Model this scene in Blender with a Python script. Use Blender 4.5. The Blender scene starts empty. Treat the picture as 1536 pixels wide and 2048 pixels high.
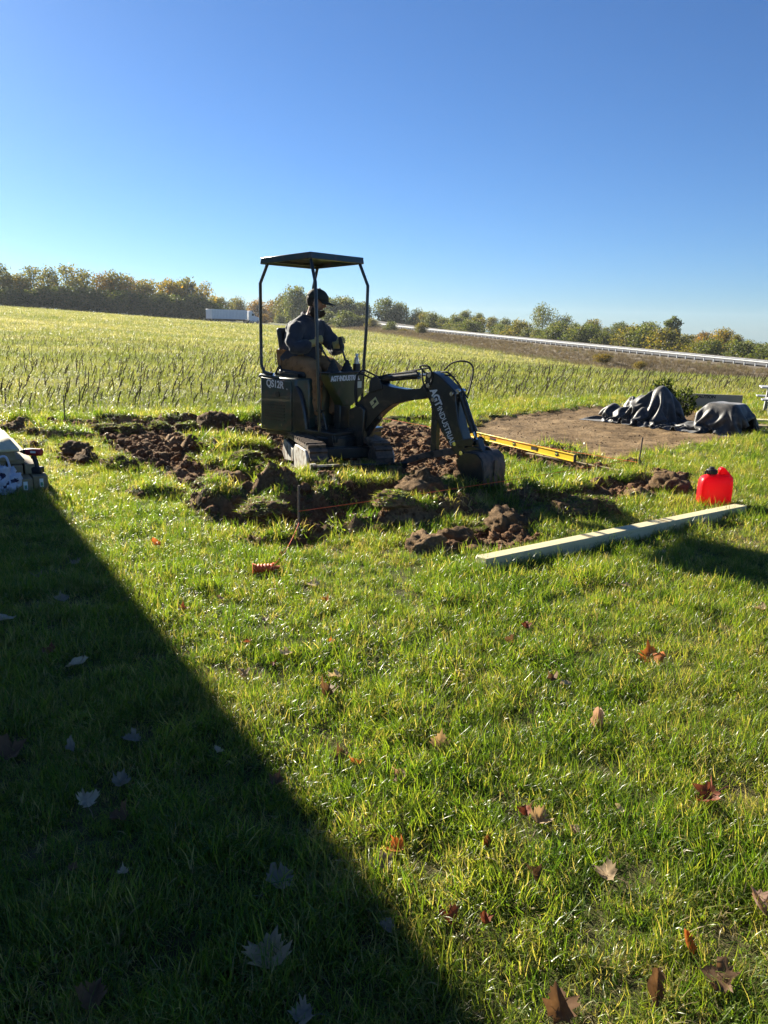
import bpy, bmesh, math, random
import numpy as np
from mathutils import Vector, Matrix, Euler, noise

R = math.radians
random.seed(7)
rng = np.random.default_rng(7)
S = bpy.context.scene
COL = S.collection

# ------------------------------------------------------------------ camera
CAM_H, FPX = 1.55, 1538.0
PITCH, ROLL = R(13.72), R(1.2)
FW = Vector((0, math.cos(PITCH), -math.sin(PITCH)))
R0 = Vector((1, 0, 0)); U0 = Vector((0, math.sin(PITCH), math.cos(PITCH)))
RI = R0 * math.cos(ROLL) + U0 * math.sin(ROLL)
UP = -R0 * math.sin(ROLL) + U0 * math.cos(ROLL)
cam_d = bpy.data.cameras.new('camera')
cam = bpy.data.objects.new('camera', cam_d)
COL.objects.link(cam)
mw = Matrix((RI, UP, -FW)).transposed().to_4x4()
mw.translation = (0, 0, CAM_H)
cam.matrix_world = mw
cam_d.sensor_fit = 'VERTICAL'; cam_d.sensor_height = 24.0
cam_d.lens = 24.0 * FPX / 2048.0
cam_d.clip_start = 0.05; cam_d.clip_end = 6000
S.camera = cam

# ------------------------------------------------------------------ sky and sun
SUN_EL = R(23.5); SUN_AZ = R(-40)          # azimuth from +Y, negative towards -X
world = bpy.data.worlds.new('World'); S.world = world; world.use_nodes = True
nt = world.node_tree; nt.nodes.clear()
sky = nt.nodes.new('ShaderNodeTexSky'); sky.sky_type = 'NISHITA'; sky.sun_disc = False
sky.sun_elevation = SUN_EL; sky.sun_rotation = SUN_AZ
sky.altitude = 1500; sky.air_density = 1.0; sky.dust_density = 0.7; sky.ozone_density = 4.0
bg = nt.nodes.new('ShaderNodeBackground'); bg.inputs['Strength'].default_value = 0.05
wo = nt.nodes.new('ShaderNodeOutputWorld')
mxw = nt.nodes.new('ShaderNodeMix'); mxw.data_type = 'RGBA'; mxw.blend_type = 'MULTIPLY'; mxw.inputs[0].default_value = 1.0
mxw.inputs[7].default_value = (.41, .56, .73, 1)          # the camera's cool colour balance
nt.links.new(sky.outputs[0], mxw.inputs[6]); nt.links.new(mxw.outputs[2], bg.inputs[0]); nt.links.new(bg.outputs[0], wo.inputs[0])
sun_d = bpy.data.lights.new('sun', 'SUN'); sun_d.energy = 5.0; sun_d.angle = R(0.53); sun_d.color = (1.0, 0.92, 0.76)
sun = bpy.data.objects.new('sun', sun_d); COL.objects.link(sun)
SD = Vector((math.sin(SUN_AZ) * math.cos(SUN_EL), math.cos(SUN_AZ) * math.cos(SUN_EL), math.sin(SUN_EL)))
sun.rotation_euler = (-SD).to_track_quat('-Z', 'Y').to_euler()
sun.location = SD * 60
S.view_settings.view_transform = 'Standard'; S.view_settings.look = 'None'
S.view_settings.gamma = 1.0; S.view_settings.use_curve_mapping = False
S.view_settings.exposure = 1.8
S.render.engine = 'CYCLES'
S.cycles.max_bounces = 8; S.cycles.transparent_max_bounces = 8
S.cycles.caustics_reflective = False; S.cycles.caustics_refractive = False

# ------------------------------------------------------------------ helpers
def at(px, py, z=0.0):
    d = FW + RI * ((px - 768) / FPX) + UP * ((1024 - py) / FPX)
    t = (z - CAM_H) / d.z
    return Vector((d.x * t, d.y * t, z))

def aty(px, py, y):
    d = FW + RI * ((px - 768) / FPX) + UP * ((1024 - py) / FPX)
    t = y / d.y
    return Vector((d.x * t, y, CAM_H + d.z * t))

def tag(o, label=None, cat=None, group=None, kind=None):
    if label: o['label'] = label
    if cat: o['category'] = cat
    if group: o['group'] = group
    if kind: o['kind'] = kind
    return o

def empty(name, loc=(0, 0, 0), rz=0.0, sc=1.0, label=None, cat=None, group=None):
    o = bpy.data.objects.new(name, None); COL.objects.link(o)
    o.location = loc; o.rotation_euler = (0, 0, rz); o.scale = (sc, sc, sc)
    o.empty_display_size = 0.1
    return tag(o, label, cat, group)

def link(name, me, parent=None, loc=(0, 0, 0), rot=(0, 0, 0)):
    o = bpy.data.objects.new(name, me); COL.objects.link(o)
    o.location = loc; o.rotation_euler = rot
    if parent: o.parent = parent
    return o

def copy_tree(o, parent=None):
    kids = [c for c in o.children]
    c = o.copy(); COL.objects.link(c)
    if parent: c.parent = parent
    for k in kids: copy_tree(k, c)
    return c

class MB:
    """collects shapes into one mesh"""
    def __init__(s): s.v = []; s.f = []
    def add(s, vs, fs):
        n = len(s.v); s.v += [Vector(q) for q in vs]; s.f += [tuple(i + n for i in q) for q in fs]; return s
    def box(s, c, d, M=None):
        c = Vector(c); x, y, z = d[0] / 2, d[1] / 2, d[2] / 2
        vs = [Vector((i, j, k)) for i in (-x, x) for j in (-y, y) for k in (-z, z)]
        if M is not None: vs = [M @ q for q in vs]
        return s.add([c + q for q in vs], [(0, 1, 3, 2), (4, 6, 7, 5), (0, 4, 5, 1), (2, 3, 7, 6), (0, 2, 6, 4), (1, 5, 7, 3)])
    def cyl(s, p0, p1, r0, r1=None, n=12, cap=True):
        r1 = r0 if r1 is None else r1
        p0, p1 = Vector(p0), Vector(p1); d = (p1 - p0)
        q = d.to_track_quat('Z', 'Y'); vs = []
        for p, r in ((p0, r0), (p1, r1)):
            for i in range(n):
                a = 2 * math.pi * i / n; vs.append(p + q @ Vector((r * math.cos(a), r * math.sin(a), 0)))
        fs = [(i, (i + 1) % n, n + (i + 1) % n, n + i) for i in range(n)]
        if cap: fs += [tuple(range(n - 1, -1, -1)), tuple(range(n, 2 * n))]
        return s.add(vs, fs)
    def tube(s, pts, r, n=8, smooth=0):
        P = [Vector(p) for p in pts]
        if smooth: P = spline(P, smooth)
        vs = []; fs = []; m = len(P); prev = None
        rr = r if isinstance(r, (list, tuple)) else None
        for i, p in enumerate(P):
            t = (P[min(i + 1, m - 1)] - P[max(i - 1, 0)]).normalized()
            if prev is None:
                a = Vector((0, 0, 1)) if abs(t.z) < .9 else Vector((1, 0, 0)); u = t.cross(a).normalized()
            else:
                u = (prev - t * prev.dot(t)).normalized()
            prev = u; w = t.cross(u)
            ri = rr[i] if rr else r
            for k in range(n):
                a = 2 * math.pi * k / n; vs.append(p + u * (ri * math.cos(a)) + w * (ri * math.sin(a)))
        for i in range(m - 1):
            for k in range(n):
                fs.append((i * n + k, i * n + (k + 1) % n, (i + 1) * n + (k + 1) % n, (i + 1) * n + k))
        fs += [tuple(range(n - 1, -1, -1)), tuple(range((m - 1) * n, m * n))]
        return s.add(vs, fs)
    def prism(s, poly, y0, y1, plane='xz'):
        """polygon (a,b) extruded along the third axis"""
        n = len(poly)
        def P(a, b, c): return {'xz': (a, c, b), 'xy': (a, b, c), 'yz': (c, a, b)}[plane]
        vs = [P(a, b, y0) for a, b in poly] + [P(a, b, y1) for a, b in poly]
        fs = [(i, (i + 1) % n, n + (i + 1) % n, n + i) for i in range(n)] + [tuple(range(n - 1, -1, -1)), tuple(range(n, 2 * n))]
        return s.add(vs, fs)
    def lathe(s, prof, c=(0, 0, 0), n=16, M=None):
        vs = []; c = Vector(c)
        for r, z in prof:
            for i in range(n):
                a = 2 * math.pi * i / n; q = Vector((r * math.cos(a), r * math.sin(a), z))
                vs.append(c + (M @ q if M is not None else q))
        m = len(prof)
        fs = [(j * n + i, j * n + (i + 1) % n, (j + 1) * n + (i + 1) % n, (j + 1) * n + i) for j in range(m - 1) for i in range(n)]
        fs += [tuple(range(n - 1, -1, -1)), tuple(range((m - 1) * n, m * n))]
        return s.add(vs, fs)
    def mesh(s, name, mat, smooth=True, ang=35):
        me = bpy.data.meshes.new(name)
        me.from_pydata([tuple(q) for q in s.v], [], s.f)
        bm = bmesh.new(); bm.from_mesh(me); bmesh.ops.recalc_face_normals(bm, faces=bm.faces); bm.to_mesh(me); bm.free()
        if mat: me.materials.append(mat)
        if smooth:
            me.polygons.foreach_set('use_smooth', [True] * len(me.polygons)); me.set_sharp_from_angle(angle=R(ang))
        return me
    def build(s, name, mat, parent=None, bevel=0.0, seg=2, smooth=True, ang=35, loc=(0, 0, 0), rot=(0, 0, 0)):
        o = link(name, s.mesh(name, mat, smooth, ang), parent, loc, rot)
        if bevel:
            b = o.modifiers.new('bevel', 'BEVEL'); b.width = bevel; b.segments = seg; b.limit_method = 'ANGLE'; b.angle_limit = R(30)
            b.harden_normals = False
        return o

def spline(P, k=6):
    out = []; n = len(P)
    for i in range(n - 1):
        p0, p1, p2, p3 = P[max(i - 1, 0)], P[i], P[i + 1], P[min(i + 2, n - 1)]
        for j in range(k):
            t = j / k
            out.append(.5 * ((2 * p1) + (p2 - p0) * t + (2 * p0 - 5 * p1 + 4 * p2 - p3) * t * t + (3 * p1 - p0 - 3 * p2 + p3) * t ** 3))
    out.append(P[-1]); return out

def text_mesh(name, body, size, mat, parent, M, extrude=.0015, sx=1.0, bold=0.0, align='CENTER'):
    cu = bpy.data.curves.new(name, 'FONT'); cu.body = body; cu.size = size; cu.extrude = extrude; cu.offset = bold
    cu.align_x = align; cu.align_y = 'CENTER'
    t = bpy.data.objects.new(name + '_tmp', cu); COL.objects.link(t)
    dg = bpy.context.evaluated_depsgraph_get()
    me = bpy.data.meshes.new_from_object(t.evaluated_get(dg))
    bpy.data.objects.remove(t); bpy.data.curves.remove(cu)
    me.name = name; me.materials.clear(); me.materials.append(mat)
    me.transform(M @ Matrix.Diagonal((sx, 1, 1, 1)))
    o = link(name, me, parent); return o

def frame_m(origin, xdir, ydir):
    x = Vector(xdir).normalized(); y = Vector(ydir); y = (y - x * y.dot(x)).normalized(); z = x.cross(y)
    m = Matrix((x, y, z)).transposed().to_4x4(); m.translation = origin; return m

# ------------------------------------------------------------------ materials
def _n(t, kind, **kw):
    n = t.nodes.new(kind)
    for k, v in kw.items(): setattr(n, k, v)
    return n

def mat_basic(name, col, rough=.6, metal=0.0, var=.15, scale=6.0, bump=.15, bscale=60.0, dirt=None, dirt_amt=0.0, spec=.5, sheen=0.0, col2=None, stretch=None, trans=0.0, coat=0.0):
    m = bpy.data.materials.new(name); m.use_nodes = True
    t = m.node_tree; p = t.nodes['Principled BSDF']; L = t.links.new
    tc = _n(t, 'ShaderNodeTexCoord'); vec = tc.outputs['Object']
    if stretch:
        mp = _n(t, 'ShaderNodeMapping'); mp.inputs['Scale'].default_value = stretch; L(vec, mp.inputs['Vector']); vec = mp.outputs[0]
    n1 = _n(t, 'ShaderNodeTexNoise'); n1.inputs['Scale'].default_value = scale; n1.inputs['Detail'].default_value = 6; L(vec, n1.inputs['Vector'])
    cr = _n(t, 'ShaderNodeValToRGB')
    a = [max(0, c * (1 - var)) for c in col]; b = [min(1, c * (1 + var)) for c in (col2 or col)]
    cr.color_ramp.elements[0].color = (*a, 1); cr.color_ramp.elements[1].color = (*b, 1)
    cr.color_ramp.elements[0].position = .3; cr.color_ramp.elements[1].position = .7
    L(n1.outputs['Fac'], cr.inputs['Fac']); out = cr.outputs[0]
    if dirt:
        n2 = _n(t, 'ShaderNodeTexNoise'); n2.inputs['Scale'].default_value = scale * 1.7; n2.inputs['Detail'].default_value = 8; L(tc.outputs['Object'], n2.inputs['Vector'])
        r2 = _n(t, 'ShaderNodeValToRGB'); r2.color_ramp.elements[0].position = .62 - dirt_amt * .3; r2.color_ramp.elements[1].position = .78 - dirt_amt * .25
        L(n2.outputs['Fac'], r2.inputs['Fac'])
        mx = _n(t, 'ShaderNodeMix', data_type='RGBA'); L(r2.outputs[0], mx.inputs['Factor']); L(out, mx.inputs[6]); mx.inputs[7].default_value = (*dirt, 1); out = mx.outputs[2]
    L(out, p.inputs['Base Color'])
    p.inputs['Roughness'].default_value = rough; p.inputs['Metallic'].default_value = metal
    p.inputs['Specular IOR Level'].default_value = spec
    p.inputs['Sheen Weight'].default_value = sheen; p.inputs['Coat Weight'].default_value = coat
    p.inputs['Transmission Weight'].default_value = trans
    if bump:
        n3 = _n(t, 'ShaderNodeTexNoise'); n3.inputs['Scale'].default_value = bscale; n3.inputs['Detail'].default_value = 5; L(vec, n3.inputs['Vector'])
        bp = _n(t, 'ShaderNodeBump'); bp.inputs['Strength'].default_value = bump; bp.inputs['Distance'].default_value = .02
        L(n3.outputs['Fac'], bp.inputs['Height']); L(bp.outputs[0], p.inputs['Normal'])
    return m

def mat_leafy(name, stops, trans_mix=.45, rough=.45, attr='tint', attr_type='INSTANCER', tboost=(1.35, 1.5, .7), use_objcol=False, pos_var=0.0, spec=.4, blade=0.0):
    """two-sided leaf or blade: reflective front plus light let through; stops = [(pos, colour)] along the tint attribute"""
    m = bpy.data.materials.new(name); m.use_nodes = True
    t = m.node_tree; L = t.links.new; p = t.nodes['Principled BSDF']; out = t.nodes['Material Output']
    at_ = _n(t, 'ShaderNodeAttribute', attribute_type=attr_type, attribute_name=attr)
    cr = _n(t, 'ShaderNodeValToRGB'); e = cr.color_ramp.elements
    while len(e) < len(stops): e.new(.5)
    for k, (pos, c) in enumerate(stops): e[k].position = pos; e[k].color = (*c, 1)
    fac = at_.outputs['Fac']
    if pos_var:
        ge = _n(t, 'ShaderNodeNewGeometry'); nz = _n(t, 'ShaderNodeTexNoise'); nz.inputs['Scale'].default_value = pos_var; nz.inputs['Detail'].default_value = 3
        L(ge.outputs['Position'], nz.inputs['Vector'])
        ma = _n(t, 'ShaderNodeMath', operation='MULTIPLY_ADD'); L(nz.outputs['Fac'], ma.inputs[0]); ma.inputs[1].default_value = .7
        sb = _n(t, 'ShaderNodeMath', operation='SUBTRACT'); L(fac, sb.inputs[0]); sb.inputs[1].default_value = .35
        L(sb.outputs[0], ma.inputs[2]); fac = ma.outputs[0]
    if blade:
        ab = _n(t, 'ShaderNodeAttribute', attribute_type='GEOMETRY', attribute_name='blade')
        m2 = _n(t, 'ShaderNodeMath', operation='MULTIPLY_ADD'); L(ab.outputs['Fac'], m2.inputs[0]); m2.inputs[1].default_value = blade; L(fac, m2.inputs[2]); fac = m2.outputs[0]
    L(fac, cr.inputs['Fac']); col = cr.outputs[0]
    if use_objcol:
        oi = _n(t, 'ShaderNodeObjectInfo'); mx = _n(t, 'ShaderNodeMix', data_type='RGBA', blend_type='MULTIPLY'); mx.inputs['Factor'].default_value = 1
        L(col, mx.inputs[6]); L(oi.outputs['Color'], mx.inputs[7]); col = mx.outputs[2]
    L(col, p.inputs['Base Color']); p.inputs['Roughness'].default_value = rough; p.inputs['Specular IOR Level'].default_value = spec
    tr = _n(t, 'ShaderNodeBsdfTranslucent')
    mb = _n(t, 'ShaderNodeMix', data_type='RGBA', blend_type='MULTIPLY'); mb.inputs['Factor'].default_value = 1; L(col, mb.inputs[6]); mb.inputs[7].default_value = (*tboost, 1)
    L(mb.outputs[2], tr.inputs['Color'])
    ms = _n(t, 'ShaderNodeMixShader'); ms.inputs[0].default_value = trans_mix
    L(p.outputs[0], ms.inputs[1]); L(tr.outputs[0], ms.inputs[2]); L(ms.outputs[0], out.inputs['Surface'])
    return m

# ------------------------------------------------------------------ numpy noise
def _hash(ix, iy, seed):
    h = (ix.astype(np.int64) * 374761393 + iy.astype(np.int64) * 668265263 + seed * 974711) & 0xffffffff
    h = ((h ^ (h >> 13)) * 1274126177) & 0xffffffff
    return ((h ^ (h >> 16)) & 0xffff) / 65535.0

def vnoise(x, y, seed=0):
    ix, iy = np.floor(x), np.floor(y); fx, fy = x - ix, y - iy
    u = fx * fx * fx * (fx * (fx * 6 - 15) + 10); v = fy * fy * fy * (fy * (fy * 6 - 15) + 10)
    a, b = _hash(ix, iy, seed), _hash(ix + 1, iy, seed); c, d = _hash(ix, iy + 1, seed), _hash(ix + 1, iy + 1, seed)
    return (a + (b - a) * u) * (1 - v) + (c + (d - c) * u) * v

def fbm(x, y, seed=0, octv=4, gain=.5):
    s = 0; a = 1; tot = 0
    for k in range(octv):
        s = s + a * vnoise(x * 2 ** k + 17.3 * k, y * 2 ** k - 9.1 * k, seed + k); tot += a; a *= gain
    return s / tot

def sstep(a, b, x):
    t = np.clip((x - a) / (b - a), 0, 1); return t * t * (3 - 2 * t)

def scatter(name, pts, rot, scl, tint, sources, label, cat, var=None):
    """one stuff object: a cloud of points, each carrying one of the source meshes"""
    n = len(pts); me = bpy.data.meshes.new(name); me.vertices.add(n); me.vertices.foreach_set('co', np.asarray(pts, np.float32).ravel())
    for nm, ty, dat, key in (('rot', 'FLOAT_VECTOR', rot, 'vector'), ('scl', 'FLOAT', scl, 'value'), ('tint', 'FLOAT', tint, 'value')):
        a = me.attributes.new(nm, ty, 'POINT'); a.data.foreach_set(key, np.asarray(dat, np.float32).ravel())
    a = me.attributes.new('pick', 'INT', 'POINT'); a.data.foreach_set('value', np.asarray(var if var is not None else rng.integers(0, len(sources), n), np.int32))
    o = link(name, me); tag(o, label, cat, kind='stuff')
    g = bpy.data.node_groups.new(name + '_scatter', 'GeometryNodeTree')
    g.interface.new_socket('Geometry', in_out='INPUT', socket_type='NodeSocketGeometry')
    g.interface.new_socket('Geometry', in_out='OUTPUT', socket_type='NodeSocketGeometry')
    N = g.nodes; L = g.links.new
    gi, go = N.new('NodeGroupInput'), N.new('NodeGroupOutput')
    mp = N.new('GeometryNodeMeshToPoints'); L(gi.outputs[0], mp.inputs['Mesh'])
    jn = N.new('GeometryNodeJoinGeometry')
    for so in sources:
        oi = N.new('GeometryNodeObjectInfo'); oi.inputs['Object'].default_value = so; oi.inputs['As Instance'].default_value = True
        L(oi.outputs['Geometry'], jn.inputs[0])
    def na(nm, ty):
        q = N.new('GeometryNodeInputNamedAttribute'); q.data_type = ty; q.inputs['Name'].default_value = nm; return q.outputs[0]
    ip = N.new('GeometryNodeInstanceOnPoints'); L(mp.outputs[0], ip.inputs['Points']); L(jn.outputs[0], ip.inputs['Instance'])
    ip.inputs['Pick Instance'].default_value = True; L(na('pick', 'INT'), ip.inputs['Instance Index'])
    er = N.new('FunctionNodeEulerToRotation'); L(na('rot', 'FLOAT_VECTOR'), er.inputs[0]); L(er.outputs[0], ip.inputs['Rotation'])
    L(na('scl', 'FLOAT'), ip.inputs['Scale']); L(ip.outputs[0], go.inputs[0])
    md = o.modifiers.new('scatter', 'NODES'); md.node_group = g
    return o

def source(name, me):
    return bpy.data.objects.new(name, me)       # only a carrier for the scatter, never linked
# ================================================================== terrain
FAR_PTS = [(-110, 230, 4.4), (-54, 250, 1.0), (-160, 200, 5.6), (-200, 120, 5.0), (0, 228, -.9), (23, 157, -3.0), (36, 118, -4.3), (44, 90, -4.0), (60, 62, -3.3),
           (85, 80, -4.2), (0, 60, -.75), (20, 60, -1.9), (-40, 100, 1.0), (-40, 50, .35), (-90, 60, 2.0), (40, 40, -1.6), (-60, 400, 2.0), (0, 400, .8), (100, 320, -2), (150, 160, -4.6), (-240, 320, 7),
           (-30, 25, .1), (30, 25, -.5)] + [(x, y, 0) for x in (-14, -5, 5, 14) for y in (-10, 0, 8, 15)]
_P = np.array(FAR_PTS, float)
def _tps(d2): return d2 * np.log(d2 + 1e-9) * .5
_K = _tps(((_P[:, None, :2] - _P[None, :, :2]) ** 2).sum(-1)) + np.eye(len(_P)) * 30.0
_A = np.zeros((len(_P) + 3,) * 2); _A[:len(_P), :len(_P)] = _K; _A[:len(_P), -3] = 1; _A[:len(_P), -2:] = _P[:, :2]; _A[-3:, :len(_P)] = _A[:len(_P), -3:].T
_W = np.linalg.solve(_A, np.r_[_P[:, 2], 0, 0, 0])
def far_h(X, Y):
    X = np.clip(np.asarray(X, float), -220, 170); Y = np.clip(np.asarray(Y, float), 0, 420)
    out = _W[-3] + _W[-2] * X + _W[-1] * Y
    for i, (px, py, _) in enumerate(_P): out = out + _W[i] * _tps((X - px) ** 2 + (Y - py) ** 2)
    d = np.hypot(X, Y - 4)
    return out * sstep(13, 34, d)


FIELD_EDGE = np.array([(-60, 8.0), (-20, 9.6), (-9, 11.6), (-6.9, 12.1), (-5.1, 12.6), (-4.0, 13.1), (-2.25, 13.75), (-.1, 15.4), (2.4, 16.5), (4.5, 17.5), (7, 18.7), (9.7, 19.8), (25, 26), (60, 40)])
def field_edge(X): return np.interp(X, FIELD_EDGE[:, 0], FIELD_EDGE[:, 1])

def wpoly(pts): return np.array([at(*p)[:2] for p in pts])
# bare soil: outlines of the dug places
DIRT = [wpoly(q) for q in [
    [(165, 850), (250, 846), (330, 858), (400, 880), (440, 905), (430, 945), (452, 985), (400, 990), (340, 962), (285, 935), (240, 905), (195, 872)],      # furrow strip
    [(0, 838), (120, 842), (200, 846), (330, 842), (430, 843), (535, 848), (535, 866), (440, 872), (330, 862), (200, 858), (60, 866), (0, 860)],             # back strip
    [(500, 860), (560, 850), (700, 845), (760, 846), (860, 850), (930, 868), (1000, 905), (985, 935), (930, 945), (860, 948), (800, 955), (720, 946), (640, 945), (560, 935), (520, 905)],  # round the machine
    [(930, 850), (985, 832), (1090, 822), (1170, 812), (1330, 812), (1520, 850), (1520, 872), (1430, 884), (1350, 898), (1270, 915), (1205, 922), (1130, 905), (1050, 890), (985, 885), (930, 870)],   # old pad
    [(400, 985), (470, 965), (540, 985), (560, 1045), (640, 1040), (720, 1045), (760, 1060), (690, 1082), (610, 1100), (560, 1085), (490, 1050)],          # front corner
    [(600, 1000), (680, 985), (760, 960), (850, 935), (900, 960), (880, 1010), (800, 1030), (690, 1040), (620, 1030)],
    [(820, 1080), (905, 1052), (1000, 1028), (1100, 1010), (1080, 1050), (1060, 1085), (940, 1110), (840, 1112)],
    [(1090, 1000), (1210, 965), (1310, 940), (1390, 955), (1395, 985), (1280, 1003), (1180, 1010)],
    [(445, 940), (560, 940), (640, 950), (560, 965), (470, 965)],
    [(40, 895), (95, 885), (120, 893), (60, 903)],
    [(110, 905), (190, 905), (190, 935), (120, 935)],
    [(930, 960), (1010, 965), (1060, 1000), (1010, 1020), (930, 1000)],
    [(900, 868), (1000, 888), (1150, 916), (1245, 940), (1235, 955), (1120, 940), (1000, 914), (900, 908)],
    [(1150, 920), (1235, 935), (1280, 952), (1230, 955), (1160, 935)],
]]
def poly_sd(X, Y, P):
    ins = np.zeros(X.shape, bool); d2 = np.full(X.shape, 1e9)
    n = len(P)
    for i in range(n):
        ax, ay = P[i]; bx, by = P[(i + 1) % n]; ex, ey = bx - ax, by - ay
        t = np.clip(((X - ax) * ex + (Y - ay) * ey) / (ex * ex + ey * ey), 0, 1)
        d2 = np.minimum(d2, (X - ax - t * ex) ** 2 + (Y - ay - t * ey) ** 2)
        c = (ay > Y) != (by > Y)
        with np.errstate(divide='ignore', invalid='ignore'): c &= X < ex * (Y - ay) / (ey if ey else 1e-9) + ax
        ins ^= c
    d = np.sqrt(d2); return np.where(ins, -d, d)

# raised flaps of sod that stayed part of the ground: (px, py, half length m, half width m, turn deg, height m)
SODS = [(425, 893, .42, .20, 25, .13), (490, 912, .45, .20, 5, .14), (545, 948, .5, .16, -8, .09), (465, 930, .3, .14, 10, .07), (300, 985, .2, .12, 0, .06),
        (505, 1005, .50, .22, 12, .17), (600, 992, .42, .20, -6, .16), (690, 965, .55, .20, 14, .15), (780, 985, .48, .22, 20, .13), (700, 1010, .35, .14, 0, .10),
        (640, 1068, .5, .10, 22, .09), (760, 1050, .55, .10, 30, .10), (880, 1030, .5, .11, 32, .10), (1000, 1005, .5, .12, 34, .08), (1130, 985, .55, .12, 38, .07), (1250, 958, .5, .10, 40, .06),
        (110, 872, .45, .18, -10, .10), (60, 850, .3, .16, 0, .10), (250, 842, .5, .14, 0, .10), (360, 842, .35, .14, 0, .12), (480, 846, .45, .15, 5, .10), (395, 915, .22, .12, 0, .07),
        (930, 985, .45, .16, 20, .06), (1120, 902, .30, .14, -30, .07), (1165, 912, .22, .12, -30, .05), (820, 842, .5, .14, 10, .07), (720, 862, .3, .14, 0, .09)]
# hollows: (px, py, rx, ry, turn, depth)
PITS = [(560, 1040, .55, .28, 20, .10), (700, 1062, .75, .13, 28, .10), (860, 1040, .7, .12, 32, .10), (970, 1005, .45, .28, 20, .10), (1120, 1008, .8, .11, 38, .08),
        (600, 950, .8, .25, 10, .06), (760, 1010, .7, .16, 25, .10), (330, 915, 1.0, .35, 35, .07), (640, 1030, .5, .15, 10, .10), (460, 1035, .3, .18, 20, .05)]
SODW = [(*at(a, b)[:2], c * 1.12, d * 1.15, R(e), f) for a, b, c, d, e, f in SODS]
PITW = [(*at(a, b)[:2], c, d, R(e), f) for a, b, c, d, e, f in PITS]

def near_fields(X, Y):
    """height, bare-soil share and sod share on the lawn and the dug ground"""
    wx = X + (fbm(X * 2.1, Y * 2.1, 11) - .5) * .35; wy = Y + (fbm(X * 2.1, Y * 2.1, 23) - .5) * .35
    dirt = np.zeros(X.shape)
    for P in DIRT:
        lo, hi = P.min(0) - .6, P.max(0) + .6
        k = (X > lo[0]) & (X < hi[0]) & (Y > lo[1]) & (Y < hi[1])
        if k.any():
            sd = poly_sd(wx[k], wy[k], P) + (fbm(X[k] * 7, Y[k] * 7, 5) - .5) * .22
            dirt[k] = np.maximum(dirt[k], sstep(.06, -.08, sd))
    h = (fbm(X * .8, Y * .8, 3, 3) - .5) * .07 + (fbm(X * 6, Y * 6, 31, 2) - .5) * .022
    rough = fbm(X * 5.5, Y * 5.5, 41, 5, .6); rid = 1 - np.abs(2 * fbm(X * 3.2, Y * 3.2, 47, 4) - 1)
    flat = np.zeros(X.shape)
    P = DIRT[3]; lo, hi = P.min(0) - .5, P.max(0) + .5; k = (X > lo[0]) & (X < hi[0]) & (Y > lo[1]) & (Y < hi[1])
    if k.any(): flat[k] = sstep(.1, -.4, poly_sd(X[k], Y[k], P))
    h = h + dirt * (-.05 + (1 - .78 * flat) * ((rough - .5) * .20 + (rid - .6) * .08))
    fp = DIRT[0]; fd = np.zeros(X.shape); lo, hi = fp.min(0) - .3, fp.max(0) + .3; k = (X > lo[0]) & (X < hi[0]) & (Y > lo[1]) & (Y < hi[1])
    if k.any(): fd[k] = sstep(0, -.3, poly_sd(X[k], Y[k], fp))
    h = h + fd * .03 * np.sin((X * .35 + Y * .93) * 2 * math.pi / .24 + fbm(X * 2, Y * 2, 9) * 6)
    for x, y, rx, ry, a, d in PITW:
        k = (np.abs(X - x) < 2 * rx + .3) & (np.abs(Y - y) < 2 * rx + .3)
        if not k.any(): continue
        u = (wx[k] - x) * math.cos(a) + (wy[k] - y) * math.sin(a); v = -(wx[k] - x) * math.sin(a) + (wy[k] - y) * math.cos(a)
        q = np.sqrt((u / rx) ** 2 + (v / ry) ** 2); g = sstep(1.25, .5, q)
        h[k] -= d * g; dirt[k] = np.maximum(dirt[k], sstep(.45, .9, g) * .95)
    sod = np.zeros(X.shape)
    for x, y, rx, ry, a, d in SODW:
        k = (np.abs(X - x) < 2 * rx + .3) & (np.abs(Y - y) < 2 * rx + .3)
        if not k.any(): continue
        u = (wx[k] - x) * math.cos(a) + (wy[k] - y) * math.sin(a); v = -(wx[k] - x) * math.sin(a) + (wy[k] - y) * math.cos(a)
        q = np.sqrt((u / rx) ** 2 + (v / ry) ** 2) + (fbm(X[k] * 6, Y[k] * 6, 77) - .5) * .5
        g = sstep(1.15, .65, q); h[k] += d * g * (.75 + .5 * rough[k])
        core = sstep(1.0, .75, q); edge = sstep(1.35, 1.05, q) * (1 - core)
        dirt[k] = np.maximum(dirt[k] * (1 - core), edge * .9); sod[k] = np.maximum(sod[k], core)
    return h, np.clip(dirt, 0, 1), sod

def axis(lo, hi, st, neg, pos, ratio=1.13):
    a = list(np.arange(lo, hi + 1e-6, st)); s = st; x = lo
    while x > neg: s *= ratio; x -= s; a.insert(0, x)
    s = st; x = hi
    while x < pos: s *= ratio; x += s; a.append(x)
    return np.array(a)
GX = axis(-6.2, 6.6, .04, -800, 800); GY = axis(.6, 14.6, .04, -60, 1300)
XX, YY = np.meshgrid(GX, GY, indexing='ij')
NH, ND, NS = near_fields(XX, YY)
WN = sstep(26, 15.5, np.hypot(XX, YY - 3))
HH = NH * WN + far_h(XX, YY) - 14 * sstep(300, 900, np.hypot(XX, YY)) - 8 * sstep(900, 1300, np.hypot(XX, YY))
ND = ND * (WN > .2)
# steep flanks of the dug ground show soil
gy, gx = np.gradient(HH, GY, axis=1), np.gradient(HH, GX, axis=0)
SL = np.hypot(gx, gy); dug = np.zeros_like(ND); dug[(XX > -6) & (XX < 6.5) & (YY > 5) & (YY < 14)] = 1
ND = np.maximum(ND, sstep(.75, 1.2, SL) * dug * .95)

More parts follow.
